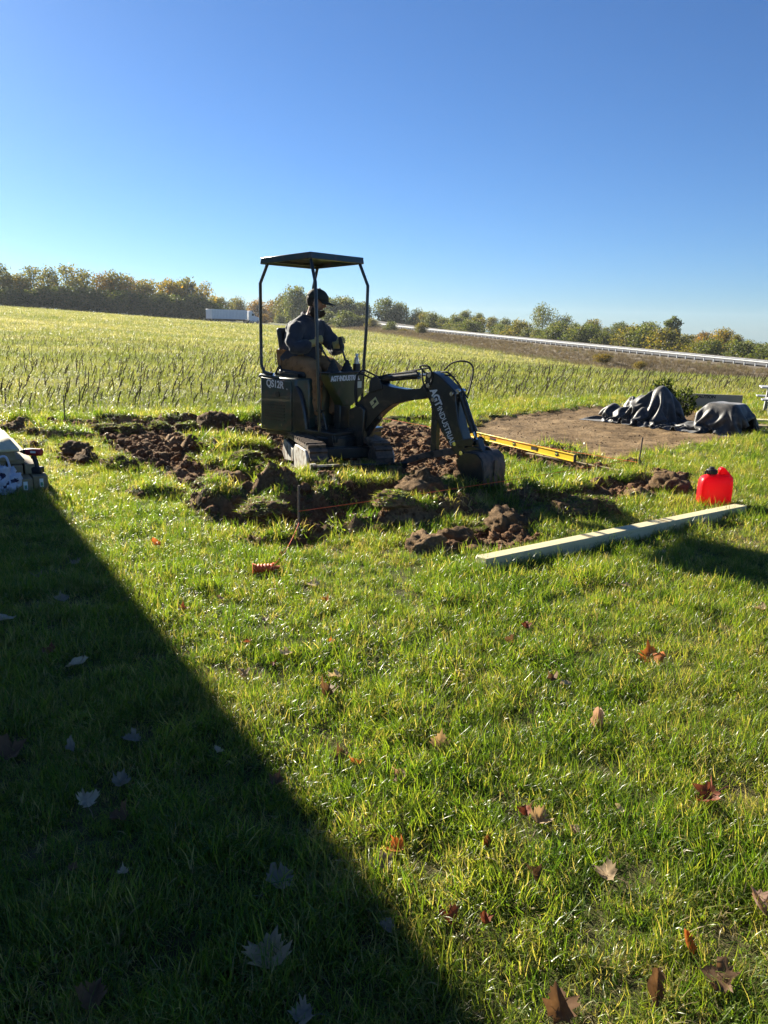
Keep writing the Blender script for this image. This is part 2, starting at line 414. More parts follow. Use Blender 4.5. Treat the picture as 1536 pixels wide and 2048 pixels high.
def grid_sample(F, X, Y):
    i = np.clip(np.searchsorted(GX, X) - 1, 0, len(GX) - 2); j = np.clip(np.searchsorted(GY, Y) - 1, 0, len(GY) - 2)
    u = np.clip((X - GX[i]) / (GX[i + 1] - GX[i]), 0, 1); v = np.clip((Y - GY[j]) / (GY[j + 1] - GY[j]), 0, 1)
    return (F[i, j] * (1 - u) + F[i + 1, j] * u) * (1 - v) + (F[i, j + 1] * (1 - u) + F[i + 1, j + 1] * u) * v
def gz(x, y): return float(grid_sample(HH, np.array([x]), np.array([y]))[0])
def on_ground(px, py, it=4):
    p = at(px, py)
    for _ in range(it): p = at(px, py, gz(p.x, p.y))
    return p

def soil_material(name, c0, c1, c2, grassy=None):
    m = bpy.data.materials.new(name); m.use_nodes = True; t = m.node_tree; L = t.links.new; p = t.nodes['Principled BSDF']
    ge = _n(t, 'ShaderNodeNewGeometry'); pos = ge.outputs['Position']
    n1 = _n(t, 'ShaderNodeTexNoise'); n1.inputs['Scale'].default_value = 1.3; n1.inputs['Detail'].default_value = 8; n1.inputs['Roughness'].default_value = .65; L(pos, n1.inputs['Vector'])
    cr = _n(t, 'ShaderNodeValToRGB'); e = cr.color_ramp.elements; e.new(.5)
    for k, (q, c) in enumerate(((.32, c0), (.5, c1), (.68, c2))): e[k].position = q; e[k].color = (*c, 1)
    L(n1.outputs['Fac'], cr.inputs['Fac'])
    n2 = _n(t, 'ShaderNodeTexNoise'); n2.inputs['Scale'].default_value = 38; n2.inputs['Detail'].default_value = 6; L(pos, n2.inputs['Vector'])
    mx = _n(t, 'ShaderNodeMix', data_type='RGBA', blend_type='OVERLAY'); mx.inputs['Factor'].default_value = .8; L(cr.outputs[0], mx.inputs[6]); L(n2.outputs['Fac'], mx.inputs[7])
    L(mx.outputs[2], p.inputs['Base Color']); p.inputs['Roughness'].default_value = .95; p.inputs['Specular IOR Level'].default_value = .15
    n3 = _n(t, 'ShaderNodeTexNoise'); n3.inputs['Scale'].default_value = 22; n3.inputs['Detail'].default_value = 9; n3.inputs['Roughness'].default_value = .7; L(pos, n3.inputs['Vector'])
    bp = _n(t, 'ShaderNodeBump'); bp.inputs['Strength'].default_value = .9; bp.inputs['Distance'].default_value = .03; L(n3.outputs['Fac'], bp.inputs['Height']); L(bp.outputs[0], p.inputs['Normal'])
    return m
M_SOIL = soil_material('turned_soil', (.075, .045, .022), (.155, .094, .046), (.27, .175, .092))
M_PAD = soil_material('packed_soil', (.085, .054, .026), (.18, .118, .058), (.30, .21, .115))
M_LAWN = soil_material('lawn_thatch', (.040, .038, .016), (.075, .072, .028), (.14, .115, .055))
M_FIELD = soil_material('field_soil', (.075, .085, .028), (.12, .13, .045), (.19, .17, .08))

# split the one sheet by what it is: field, dug soil, old pad, lawn
cx = (GX[:-1] + GX[1:]) / 2; cy = (GY[:-1] + GY[1:]) / 2
CX, CY = np.meshgrid(cx, cy, indexing='ij')
dface = (ND[:-1, :-1] + ND[1:, :-1] + ND[:-1, 1:] + ND[1:, 1:]) / 4
isfield = CY > field_edge(CX) + (fbm(CX * 2, CY * 2, 61) - .5) * .3
isdirt = (dface > .45) & ~isfield
padsd = poly_sd(CX, CY, DIRT[3]); ispad = isdirt & (padsd < .05)
idx = np.arange(len(GX) * len(GY)).reshape(len(GX), len(GY))
quads = np.stack([idx[:-1, :-1], idx[1:, :-1], idx[1:, 1:], idx[:-1, 1:]], -1)
CO = np.stack([XX, YY, HH], -1).reshape(-1, 3)
def sheet(name, mask, mat, label, cat):
    q = quads[mask]; u, inv = np.unique(q, return_inverse=True); q = inv.reshape(-1, 4)
    me = bpy.data.meshes.new(name); me.vertices.add(len(u)); me.vertices.foreach_set('co', CO[u].astype(np.float32).ravel())
    me.loops.add(q.size); me.polygons.add(len(q)); me.loops.foreach_set('vertex_index', q.ravel().astype(np.int32))
    me.polygons.foreach_set('loop_start', np.arange(0, q.size, 4, dtype=np.int32)); me.polygons.foreach_set('use_smooth', np.ones(len(q), bool))
    me.update(); me.validate(); me.materials.append(mat)
    return tag(link(name, me), label, cat, kind='structure')
sheet('lawn', ~isfield & ~isdirt, M_LAWN, 'thatch and soil under the mown green lawn', 'lawn')
sheet('dug_soil', isdirt & ~ispad, M_SOIL, 'dark turned soil where the turf was dug up round the excavator', 'soil')
sheet('bare_pad', ispad, M_PAD, 'flat packed bare brown pad in front of the tarp', 'bare ground')
sheet('field', isfield, M_FIELD, 'wide green crop field sloping away to the road bank', 'field')

# ================================================================== grass
def tuft_mesh(name, nb, rad, hgt, wid, lean, mat, seed, seg=3, curl=1.0, hvar=.45):
    r = random.Random(seed); V = []; F = []; bl = []
    for b in range(nb):
        a = r.uniform(0, 2 * math.pi); d = rad * math.sqrt(r.random()); x0, y0 = d * math.cos(a), d * math.sin(a)
        h = hgt * r.uniform(1 - hvar, 1 + hvar); w = wid * r.uniform(.7, 1.25); az = r.uniform(0, 2 * math.pi)
        ln = lean * r.uniform(.15, 1.3); dx, dy = math.cos(az), math.sin(az); tw = r.uniform(-.6, .6); sx, sy = -math.sin(az + tw), math.cos(az + tw)
        n0 = len(V); t = r.random(); x, y, z = x0, y0, -.004; ang = ln * .35
        for k in range(seg + 1):
            u = k / seg; ww = w * (1 - u) ** .6 * .5
            if k < seg:
                V.append((x - sx * ww, y - sy * ww, z)); V.append((x + sx * ww, y + sy * ww, z)); bl += [t, t]
            else:
                V.append((x, y, z)); bl.append(t)
            st = h / seg; x += dx * math.sin(ang) * st; y += dy * math.sin(ang) * st; z += math.cos(ang) * st; ang += ln * curl * 1.1 / seg + r.uniform(-.08, .08)
        for k in range(seg - 1): F.append((n0 + 2 * k, n0 + 2 * k + 1, n0 + 2 * k + 3, n0 + 2 * k + 2))
        F.append((n0 + 2 * seg - 2, n0 + 2 * seg - 1, n0 + 2 * seg))
    me = bpy.data.meshes.new(name); me.from_pydata(V, [], F); me.materials.append(mat)
    at_ = me.attributes.new('blade', 'FLOAT', 'POINT'); at_.data.foreach_set('value', bl)
    me.polygons.foreach_set('use_smooth', [True] * len(F)); return me

G_STOPS = [(0.0, (.030, .066, .011)), (.30, (.060, .118, .016)), (.55, (.128, .190, .026)), (.78, (.205, .232, .045)), (.92, (.29, .245, .105)), (1.0, (.38, .30, .17))]
M_GRASS = mat_leafy('grass_blade', G_STOPS, .52, .34, blade=.45, pos_var=.9, tboost=(1.7, 1.75, .55), spec=.45)
LAWN_T = [source('lawn_tuft', tuft_mesh('lawn_tuft', 20, .048, .050, .0032, 1.8, M_GRASS, 100 + k)) for k in range(6)] + \
         [source('lawn_tuft', tuft_mesh('lawn_tuft', 14, .055, .074, .0030, 2.0, M_GRASS, 200 + k, seg=4)) for k in range(3)] + \
         [source('weed_tuft', tuft_mesh('weed_tuft', 13, .045, .034, .0070, 2.3, M_GRASS, 250 + k, seg=3)) for k in range(2)]
THATCH = [source('thatch_tuft', tuft_mesh('thatch_tuft', 12, .06, .055, .0024, 4.2, M_GRASS, 280 + k, seg=3)) for k in range(3)]
SHORT_T = LAWN_T

def fan(y0, y1, dens, margin):
    """random points in the wedge of ground that the photograph takes in, a bit wider than it"""
    A = (y1 - y0) * 2 * (.53 * (y0 + y1) / 2 + margin); n = int(A * dens * 1.02)
    u = rng.random(n * 2); Y = y0 + (y1 - y0) * u; hw = .53 * Y + margin
    k = rng.random(n * 2) < hw / (.53 * y1 + margin); Y = Y[k][:n]; hw = hw[k][:n]
    return (rng.random(len(Y)) * 2 - 1) * hw, Y

gp = []
for y0, y1, dn, sc in ((.75, 1.9, 5600, .84), (1.9, 3.2, 4200, .88), (3.2, 5.5, 2600, .96), (5.5, 9.5, 1250, 1.12), (9.5, 20.5, 480, 1.4)):
    x, y = fan(y0, y1, dn, 1.5); gp.append(np.stack([x, y, np.full(len(x), sc)], 1))
gp = np.concatenate(gp)
gd = grid_sample(ND, gp[:, 0], gp[:, 1]); gs = grid_sample(NS, gp[:, 0], gp[:, 1])
clump = fbm(gp[:, 0] * 6.5, gp[:, 1] * 6.5, 123, 2); thin = fbm(gp[:, 0] * 3.3, gp[:, 1] * 3.3, 88, 3); bare = sstep(.62, .72, fbm(gp[:, 0] * 1.5, gp[:, 1] * 1.5, 91, 3))
keep = (gp[:, 1] < field_edge(gp[:, 0]) + .1) & (rng.random(len(gp)) > gd * 1.15) & (rng.random(len(gp)) < (.62 + .8 * (thin - .3) - .15 * bare) * (.42 + .75 * sstep(.28, .52, clump)))
gp = gp[keep]; gs = gs[keep]; clump = clump[keep]; thin = thin[keep]; bare = bare[keep]; gd = gd[keep]
n = len(gp)
gzv = grid_sample(HH, gp[:, 0], gp[:, 1])
glen = gp[:, 2] * (.62 + .75 * fbm(gp[:, 0] * 1.7, gp[:, 1] * 1.7, 97, 3)) * (1 + .35 * gs) * rng.uniform(.8, 1.25, n) * (.62 + .75 * clump)
edge_long = sstep(1.3, .2, field_edge(gp[:, 0]) - gp[:, 1]); glen *= 1 + .15 * edge_long
gtint = np.clip(rng.normal(.285, .15, n) + .12 * bare + .12 * np.clip(gd, 0, 1) + .07 * sstep(5, 10, gp[:, 1]), 0, 1)
gvar = rng.choice(14, n, p=[.105] * 6 + [.055] * 3 + [.055] * 2 + [.095 / 3] * 3); gtint = np.where(gvar > 10, np.clip(gtint + .42, 0, 1), gtint)
nearm = ((gp[:, 0] > -1.5) & (gp[:, 0] < .9) & (gp[:, 1] > 7.3) & (gp[:, 1] < 8.7)); glen = np.where(nearm, glen * .6, glen)
grot = np.stack([rng.normal(0, .16, n) + 1.5 * (fbm(gp[:, 0] * 4, gp[:, 1] * 4, 201, 2) - .5), rng.normal(0, .16, n) + 1.5 * (fbm(gp[:, 0] * 4, gp[:, 1] * 4, 202, 2) - .5), rng.random(n) * 6.283], 1)
scatter('lawn_grass', np.stack([gp[:, 0], gp[:, 1], gzv], 1), grot, glen, gtint, LAWN_T + THATCH, 'short green lawn grass flecked with dry straw blades', 'grass', var=gvar)

# crumbs of soil over everything that was dug
M_CRUMB = mat_basic('soil_crumb', (.15, .084, .045), .95, var=.4, scale=3, bump=.5, bscale=40, spec=.1)
def lump_mesh(name, mat, seed, sub=2, amp=.35, freq=1.6, flat=.7):
    bm = bmesh.new(); bmesh.ops.create_icosphere(bm, subdivisions=sub, radius=1)
    o = Vector((seed * 7.3, seed * 3.1, seed * 1.7))
    for v in bm.verts:
        d = v.co.normalized(); v.co = d * (1 + amp * (noise.fractal(d * freq + o, .9, 2.1, 4)))
        v.co.z *= flat
    me = bpy.data.meshes.new(name); bm.to_mesh(me); bm.free(); me.materials.append(mat)
    me.polygons.foreach_set('use_smooth', [sub > 2] * len(me.polygons)); return me
CRUMB = [source('crumb', lump_mesh('crumb', M_CRUMB, k + 1, 1, .5)) for k in range(5)]
cp = []
for y0, y1, dn in ((4.5, 7, 900), (7, 10, 650), (10, 14.5, 300)):
    x, y = fan(y0, y1, dn, .8); cp.append(np.stack([x, y], 1))
cp = np.concatenate(cp); cd = grid_sample(ND, cp[:, 0], cp[:, 1]); padd = poly_sd(cp[:, 0], cp[:, 1], DIRT[3])
k = (rng.random(len(cp)) < cd * np.where(padd < 0, .18, .9) + .0) & (cp[:, 1] < field_edge(cp[:, 0]))
stray = (cd < .2) & (rng.random(len(cp)) < .012) & (cp[:, 0] < 3.5) & (cp[:, 1] < 11); k |= stray
cp = cp[k]; n = len(cp); cs = (.006 + .022 * rng.random(n) ** 3) * np.where(poly_sd(cp[:, 0], cp[:, 1], DIRT[3]) < 0, .55, 1)
scatter('soil_crumbs', np.stack([cp[:, 0], cp[:, 1], grid_sample(HH, cp[:, 0], cp[:, 1]) + cs * .2], 1), rng.random((n, 3)) * 6.28, cs, rng.random(n), CRUMB, 'loose brown crumbs of soil over the dug ground', 'soil')
lx, ly = fan(4.6, 13.5, 70, .4); ld = grid_sample(ND, lx, ly); lk = (rng.random(len(lx)) < ld * .85) & (poly_sd(lx, ly, DIRT[3]) > 0) & (ly < field_edge(lx)); lx, ly = lx[lk], ly[lk]; n = len(lx); ls = .022 + .045 * rng.random(n) ** 2
BIGC = [source('crumb', lump_mesh('crumb', M_CRUMB, 20 + k, 3, .55, 2.2)) for k in range(6)]
scatter('broken_soil', np.stack([lx, ly, grid_sample(HH, lx, ly) + ls * .15], 1), np.stack([rng.normal(0, .4, n), rng.normal(0, .4, n), rng.random(n) * 6.28], 1), ls, rng.random(n), BIGC, 'fist sized broken brown lumps over the dug ground', 'soil')

# ================================================================== field cover
F_STOPS = [(0.0, (.075, .100, .025)), (.4, (.14, .17, .045)), (.65, (.21, .215, .08)), (.85, (.32, .29, .14)), (1.0, (.44, .39, .26))]
M_FGRASS = mat_leafy('field_blade', F_STOPS, .5, .5, blade=.35, pos_var=.16, tboost=(1.5, 1.5, .7))
FIELD_T = [source('field_tuft', tuft_mesh('field_tuft', 20, .17, .100, .013, 1.7, M_FGRASS, 300 + k, hvar=.5)) for k in range(6)]
fpn = []
for y0, y1, dn, sc in ((11, 20, 34, 1.0), (20, 34, 20, 1.25), (34, 60, 9, 1.7), (60, 110, 3.2, 2.6), (110, 275, .9, 4.0)):
    x, y = fan(y0, y1, dn, 4); fpn.append(np.stack([x, y, np.full(len(x), sc)], 1))
fpn = np.concatenate(fpn)
# ------------------------------------------------------------------ the road bank: a line the field stops at
RA, RD = np.array((48., 99.)), np.array((-.319, .948)); RN = np.array((-RD[1], RD[0]))      # RN points towards the field
def rail_pt(t, off=0.0): return RA + RD * t + RN * off
def rail_top(t): return float(np.interp(t, [-80, 0, 55, 144, 214, 300, 420], [-4.0, -1.95, -.75, 1.35, 3.9, 5.6, 7.4]))
BANK_W = 11.5
side = (fpn[:, :2] - RA) @ RN; tt = (fpn[:, :2] - RA) @ RD
low_road = np.array([(-230, 170), (-140, 205), (-75, 233), (-48, 252), (-38, 275), (-32, 300), (-31, 336), (-35, 420)], float)
def road_y(X): return np.interp(X, low_road[:4, 0], low_road[:4, 1], right=400)
k = (fpn[:, 1] > field_edge(fpn[:, 0]) + .12) & ((side > BANK_W - 1) | (tt > 240)) & (fpn[:, 1] < np.where(fpn[:, 0] < -45, road_y(fpn[:, 0]) - 5, 255))
fpn = fpn[k]; n = len(fpn)
edge = sstep(4.5, .4, fpn[:, 1] - field_edge(fpn[:, 0]))
fl = fpn[:, 2] * rng.uniform(.7, 1.3, n) * (.7 + .6 * fbm(fpn[:, 0] * .5, fpn[:, 1] * .5, 7, 3)) * (1 + .25 * edge)
bands = fbm(fpn[:, 0] * .05 + 3, fpn[:, 1] * .22, 17, 3)
ft = np.clip(rng.normal(.34, .13, n) + (bands - .5) * .55 + .16 * sstep(30, 90, fpn[:, 1]) - .02, 0, 1)
scatter('field_plants', np.stack([fpn[:, 0], fpn[:, 1], grid_sample(HH, fpn[:, 0], fpn[:, 1])], 1), np.stack([rng.normal(0, .1, n), rng.normal(0, .1, n), rng.random(n) * 6.28], 1), fl, ft, FIELD_T,
        'green weeds and pale seed heads covering the crop field', 'field plants')

# cut stalks in rows: the nearest 300 each their own object, the rest one mass
M_STALK = mat_basic('dry_stalk', (.085, .062, .038), .85, var=.35, scale=20, bump=.3, spec=.2)
def stalk_mesh(seed):
    r = random.Random(seed); b = MB(); h = r.uniform(.20, .34); w = .011
    p = [Vector((0, 0, -.02)), Vector((r.uniform(.0, .03), 0, h * .5)), Vector((r.uniform(.03, .10), r.uniform(-.02, .02), h))]
    b.tube(p, [w, w * .9, w * .75], 6)
    for q in range(r.randint(0, 2)):
        z = h * r.uniform(.3, .9); a = r.uniform(-.6, .6); b.add([(0.01, 0, z), (.02, .012, z + .01), (.09 * math.cos(a) + .03, .09 * math.sin(a), z - r.uniform(-.06, .05))], [(0, 1, 2)])
    return b.mesh('stalk', M_STALK)
SM = [stalk_mesh(k) for k in range(8)]
st = []
row = 0
for yb in np.arange(.7, 46, .76):
    xs = np.arange(-34, 34, .19); xs = xs + rng.normal(0, .05, len(xs)); keepx = rng.random(len(xs)) < (.50 if yb < 12 else .32) * (1 if yb < 20 else .6) - .10 * sstep(-2, 8, xs) + .35 * (fbm(xs * .8, np.full(len(xs), yb), 5) - .5)
    xs = xs[keepx]; ys = field_edge(xs * 0 + np.clip(xs, -9, 9)) * .35 + 13.2 * .65 - 1.2 + yb + rng.normal(0, .06, len(xs))
    ok = (ys > field_edge(xs) + .25) & (np.abs(xs) < .53 * ys + 1.2) & ((np.stack([xs, ys], 1) - RA) @ RN > BANK_W)
    st += [(a, b) for a, b in zip(xs[ok], ys[ok])]
st = np.array(st); st = st[np.argsort(st[:, 1] + .0 * st[:, 0])]
inview = np.abs(st[:, 0]) < .49 * st[:, 1]
near_i = np.where(inview)[0][:300]; rest = np.setdiff1d(np.arange(len(st)), near_i)
for q in near_i:
    x, y = st[q]
    o = link('crop_stalk', SM[random.randrange(8)], None, (x, y, gz(x, y)), (random.gauss(0, .12), random.gauss(.12, .16), random.uniform(-.7, .7)))
    s_ = random.uniform(.8, 1.2); o.scale = (s_, s_, s_)
    tag(o, 'dark dry cut stalk stub standing in a row at the field edge', 'crop stalk', 'cut stalks along the near side of the field')
xs, ys = st[rest].T; n = len(xs)
scatter('stubble', np.stack([xs, ys, grid_sample(HH, xs, ys)], 1), np.stack([rng.normal(0, .12, n), rng.normal(.12, .18, n), rng.uniform(-.7, .7, n)], 1), rng.uniform(.8, 1.25, n), rng.random(n), [source('stalk', m) for m in SM],
        'rows of dark cut stalks further out in the green field', 'stubble')
# ================================================================== road bank, road, bridge
M_BANK = soil_material('bank_brush', (.075, .062, .045), (.14, .115, .082), (.22, .18, .12))
M_ASPH = mat_basic('asphalt', (.15, .15, .15), 1.0, var=.15, scale=.6, bump=.2, bscale=30, spec=.02)
M_GALV = mat_basic('galvanised_steel', (.42, .435, .45), .65, metal=.2, var=.12, scale=2, bump=.05, bscale=40)
M_CONC = mat_basic('concrete', (.34, .33, .31), .9, var=.2, scale=.8, bump=.2, bscale=10, spec=.2)

def ground_far(x, y): return float(grid_sample(HH, np.array([x]), np.array([y]))[0])
ts = list(np.arange(-78, 236, 3.0))
def bank_strip(ts, name, label):
    V = []; F = []; offs = [BANK_W + 2.5, BANK_W, 6.5, 4.0, 2.0, .9]
    for t in ts:
        zt = rail_top(t) - .84
        for k, o in enumerate(offs):
            x, y = rail_pt(t, o + (fbm(np.array([t * .2]), np.array([k * 3.3]), 3)[0] - .5) * (1.2 if 0 < k < 5 else 0)); g = ground_far(*rail_pt(t, BANK_W)) - .25
            u = (BANK_W - o) / (BANK_W - .9); u = max(0, u)
            z = g + (zt - g) * (u ** .9) + ((fbm(np.array([t * .35]), np.array([k * 1.7]), 8)[0] - .5) * .5 if 0 < k < 5 else 0) - (.6 if k == 0 else 0)
            V.append((x, y, z))
        zt2 = rail_top(t) - .80
        x, y = rail_pt(t, -14); V.append((x, y, zt2 + .0)); x, y = rail_pt(t, -26); V.append((x, y, zt2 - 5))
    m = len(offs) + 2
    for i in range(len(ts) - 1):
        for k in range(m - 1): F.append((i * m + k, i * m + k + 1, (i + 1) * m + k + 1, (i + 1) * m + k))
    b = MB(); b.add(V, F); return tag(b.build(name, M_BANK, ang=80), label, 'road bank', kind='structure')
bank_strip(ts, 'road_bank', 'brown brushy bank carrying the highway ramp along the field')
bank_strip(list(np.arange(345, 460, 5.0)), 'road_bank', 'far brown bank beyond the bridge')
def ribbon(path, w0, w1, zf, name, mat, label, cat):
    b = MB(); V = []
    for t in path: 
        for o in (w0, w1): x, y = rail_pt(t, o); V.append((x, y, zf(t)))
    b.add(V, [(2 * i, 2 * i + 1, 2 * i + 3, 2 * i + 2) for i in range(len(path) - 1)])
    return tag(b.build(name, mat), label, cat, kind='structure')
ribbon(list(np.arange(-78, 460, 4.0)), -.8, -11, lambda t: rail_top(t) - .70, 'highway', M_ASPH, 'grey asphalt highway on top of the bank', 'road')
# the low road that runs under the bridge
b = MB(); V = []; LR = [Vector((x, y, 0)) for x, y in low_road]; LR = spline(LR, 6)
for i, p in enumerate(LR):
    t = (LR[min(i + 1, len(LR) - 1)] - LR[max(i - 1, 0)]).normalized(); s_ = Vector((-t.y, t.x, 0))
    for o in (-4.5, 4.5): q = p + s_ * o; V.append((q.x, q.y, ground_far(q.x, q.y) + .10))
b.add(V, [(2 * i, 2 * i + 1, 2 * i + 3, 2 * i + 2) for i in range(len(LR) - 1)])
tag(b.build('low_road', M_ASPH), 'low grey road along the wooded edge of the field', 'road', kind='structure')

# guardrail
gr = empty('guardrail', (*rail_pt(0), rail_top(0) - .74), label='long galvanised guardrail along the top of the road bank', cat='guardrail')
org = gr.location.copy()
b = MB(); prof = [(-.0, .0), (.035, -.04), (.0, -.10), (.0, -.16), (.035, -.22), (0, -.31), (-.02, -.31), (-.02, 0)]
V = []; tl = list(np.arange(-78, 236, 3.81))
for t in tl:
    for o, dz in prof: x, y = rail_pt(t, o * 2.2); V.append(Vector((x, y, rail_top(t) + dz * 1.15)) - org)
n = len(prof); b.add(V, [(i * n + k, i * n + (k + 1) % n, (i + 1) * n + (k + 1) % n, (i + 1) * n + k) for i in range(len(tl) - 1) for k in range(n)])
b.build('rail', M_GALV, gr, ang=20)
pm = MB(); pm.box((0, 0, -.38), (.15, .11, .86)); pm.box((.09, 0, -.12), (.06, .10, .30)); PM = pm.mesh('post', M_GALV)
for t in np.arange(-76, 234, 1.905):
    x, y = rail_pt(t, -.14); o = link('post', PM, gr, Vector((x, y, rail_top(t) - .02)) - org, (0, 0, math.atan2(RN[1], RN[0])))
# bridge
bz = rail_top(290) - .74
br = empty('road_bridge', (*rail_pt(290, -6), bz), label='concrete highway bridge over the low road beside the wood', cat='bridge'); org = br.location.copy()
def along(b, t0, t1, o0, o1, z0, z1, k=8):
    V = []; T = np.linspace(t0, t1, k)
    for t in T:
        for o, z in ((o0, z0), (o1, z0), (o1, z1), (o0, z1)): x, y = rail_pt(t, o); V.append(Vector((x, y, rail_top(t) - .74 + z)) - org)
    F = [(i * 4 + q, i * 4 + (q + 1) % 4, i * 4 + 4 + (q + 1) % 4, i * 4 + 4 + q) for i in range(k - 1) for q in range(4)] + [(3, 2, 1, 0), (k * 4 - 4, k * 4 - 3, k * 4 - 2, k * 4 - 1)]
    b.add(V, F)
b = MB(); along(b, 233, 347, .6, -12, -.35, 0); b.build('deck', M_CONC, br)
b = MB(); along(b, 233, 347, .7, .45, .0, .85); b.build('parapet', M_CONC, br)
b = MB(); along(b, 233, 347, -11.9, -11.6, .0, .85); b.build('parapet', M_CONC, br)
M_GIRD = mat_basic('weathered_girder', (.30, .30, .28), .7, var=.2, scale=1, bump=.1)
for o in (0.2, -3.6, -7.4, -11): b = MB(); along(b, 233, 347, o, o - .35, -1.5, -.36); b.build('girder', M_GIRD, br)
for t in (270, 310):
    for o in (-1.5, -5.7, -10):
        x, y = rail_pt(t, o); g = ground_far(x, y) - .3; b = MB(); b.cyl(Vector((x, y, g)) - org, Vector((x, y, rail_top(t) - 3.2)) - org, .55, n=14); b.build('pier', M_CONC, br)
    b = MB(); along(b, t - .7, t + .7, 0, -11.6, -2.5, -1.51, 2); b.build('pier_cap', M_CONC, br)
for t0, t1 in ((231, 236), (344, 350)):
    b = MB(); along(b, t0, t1, 2, -13, -9, -1.52, 2); b.build('abutment', M_CONC, br)

# brush on the bank: dry grass clumps
B_STOPS = [(0, (.070, .058, .040)), (.45, (.145, .115, .075)), (.72, (.25, .20, .12)), (.88, (.15, .16, .06)), (1, (.10, .13, .045))]
M_BRUSH = mat_leafy('dry_brush', B_STOPS, .3, .8, blade=.3, tboost=(1.2, 1.1, .8), spec=.15)
BR = [source('brush', tuft_mesh('brush', 24, .35, .55, .035, .9, M_BRUSH, 500 + k)) for k in range(5)]
n = 16000; tq = -75 + 310 * rng.random(n); oq = 2.0 + (BANK_W - .1) * rng.random(n)
P = RA + np.outer(tq, RD) + np.outer(oq, RN)
zt = np.array([rail_top(t) - .74 for t in tq]); gg = np.array([ground_far(*rail_pt(t, BANK_W)) - .25 for t in tq[:1]]) if False else grid_sample(HH, *(RA + np.outer(tq, RD) + BANK_W * RN).T) - .25
zz = gg + (zt - gg) * np.clip((BANK_W - oq) / (BANK_W - .9), 0, 1) ** .9
foot = sstep(BANK_W - 2.2, BANK_W, oq)
bt = np.clip(rng.normal(.36, .12, n) + .30 * foot + (fbm(tq * .06, oq * .3, 4, 3) - .5) * .5, 0, 1)
scatter('bank_grass', np.stack([P[:, 0], P[:, 1], zz - .05], 1), np.stack([rng.normal(0, .2, n), rng.normal(0, .2, n), rng.random(n) * 6.28], 1), rng.uniform(.45, 1.15, n) * (.8 + .5 * foot), bt, BR, 'dead brown grass and brush covering the road bank', 'dry brush')

# ================================================================== air
hz = MB(); hz.box((0, 600, -4), (1680, 1420, 66)); haze = hz.build('haze', None, smooth=False); tag(haze, 'thin pale autumn haze over the field and road', 'haze', kind='stuff')
mh = bpy.data.materials.new('haze'); mh.use_nodes = True; mh.node_tree.nodes.clear(); pv = mh.node_tree.nodes.new('ShaderNodeVolumePrincipled'); ho = mh.node_tree.nodes.new('ShaderNodeOutputMaterial')
pv.inputs['Color'].default_value = (.82, .90, 1, 1); pv.inputs['Density'].default_value = .00013; pv.inputs['Anisotropy'].default_value = .2
mh.node_tree.links.new(pv.outputs[0], ho.inputs['Volume']); haze.data.materials.append(mh)
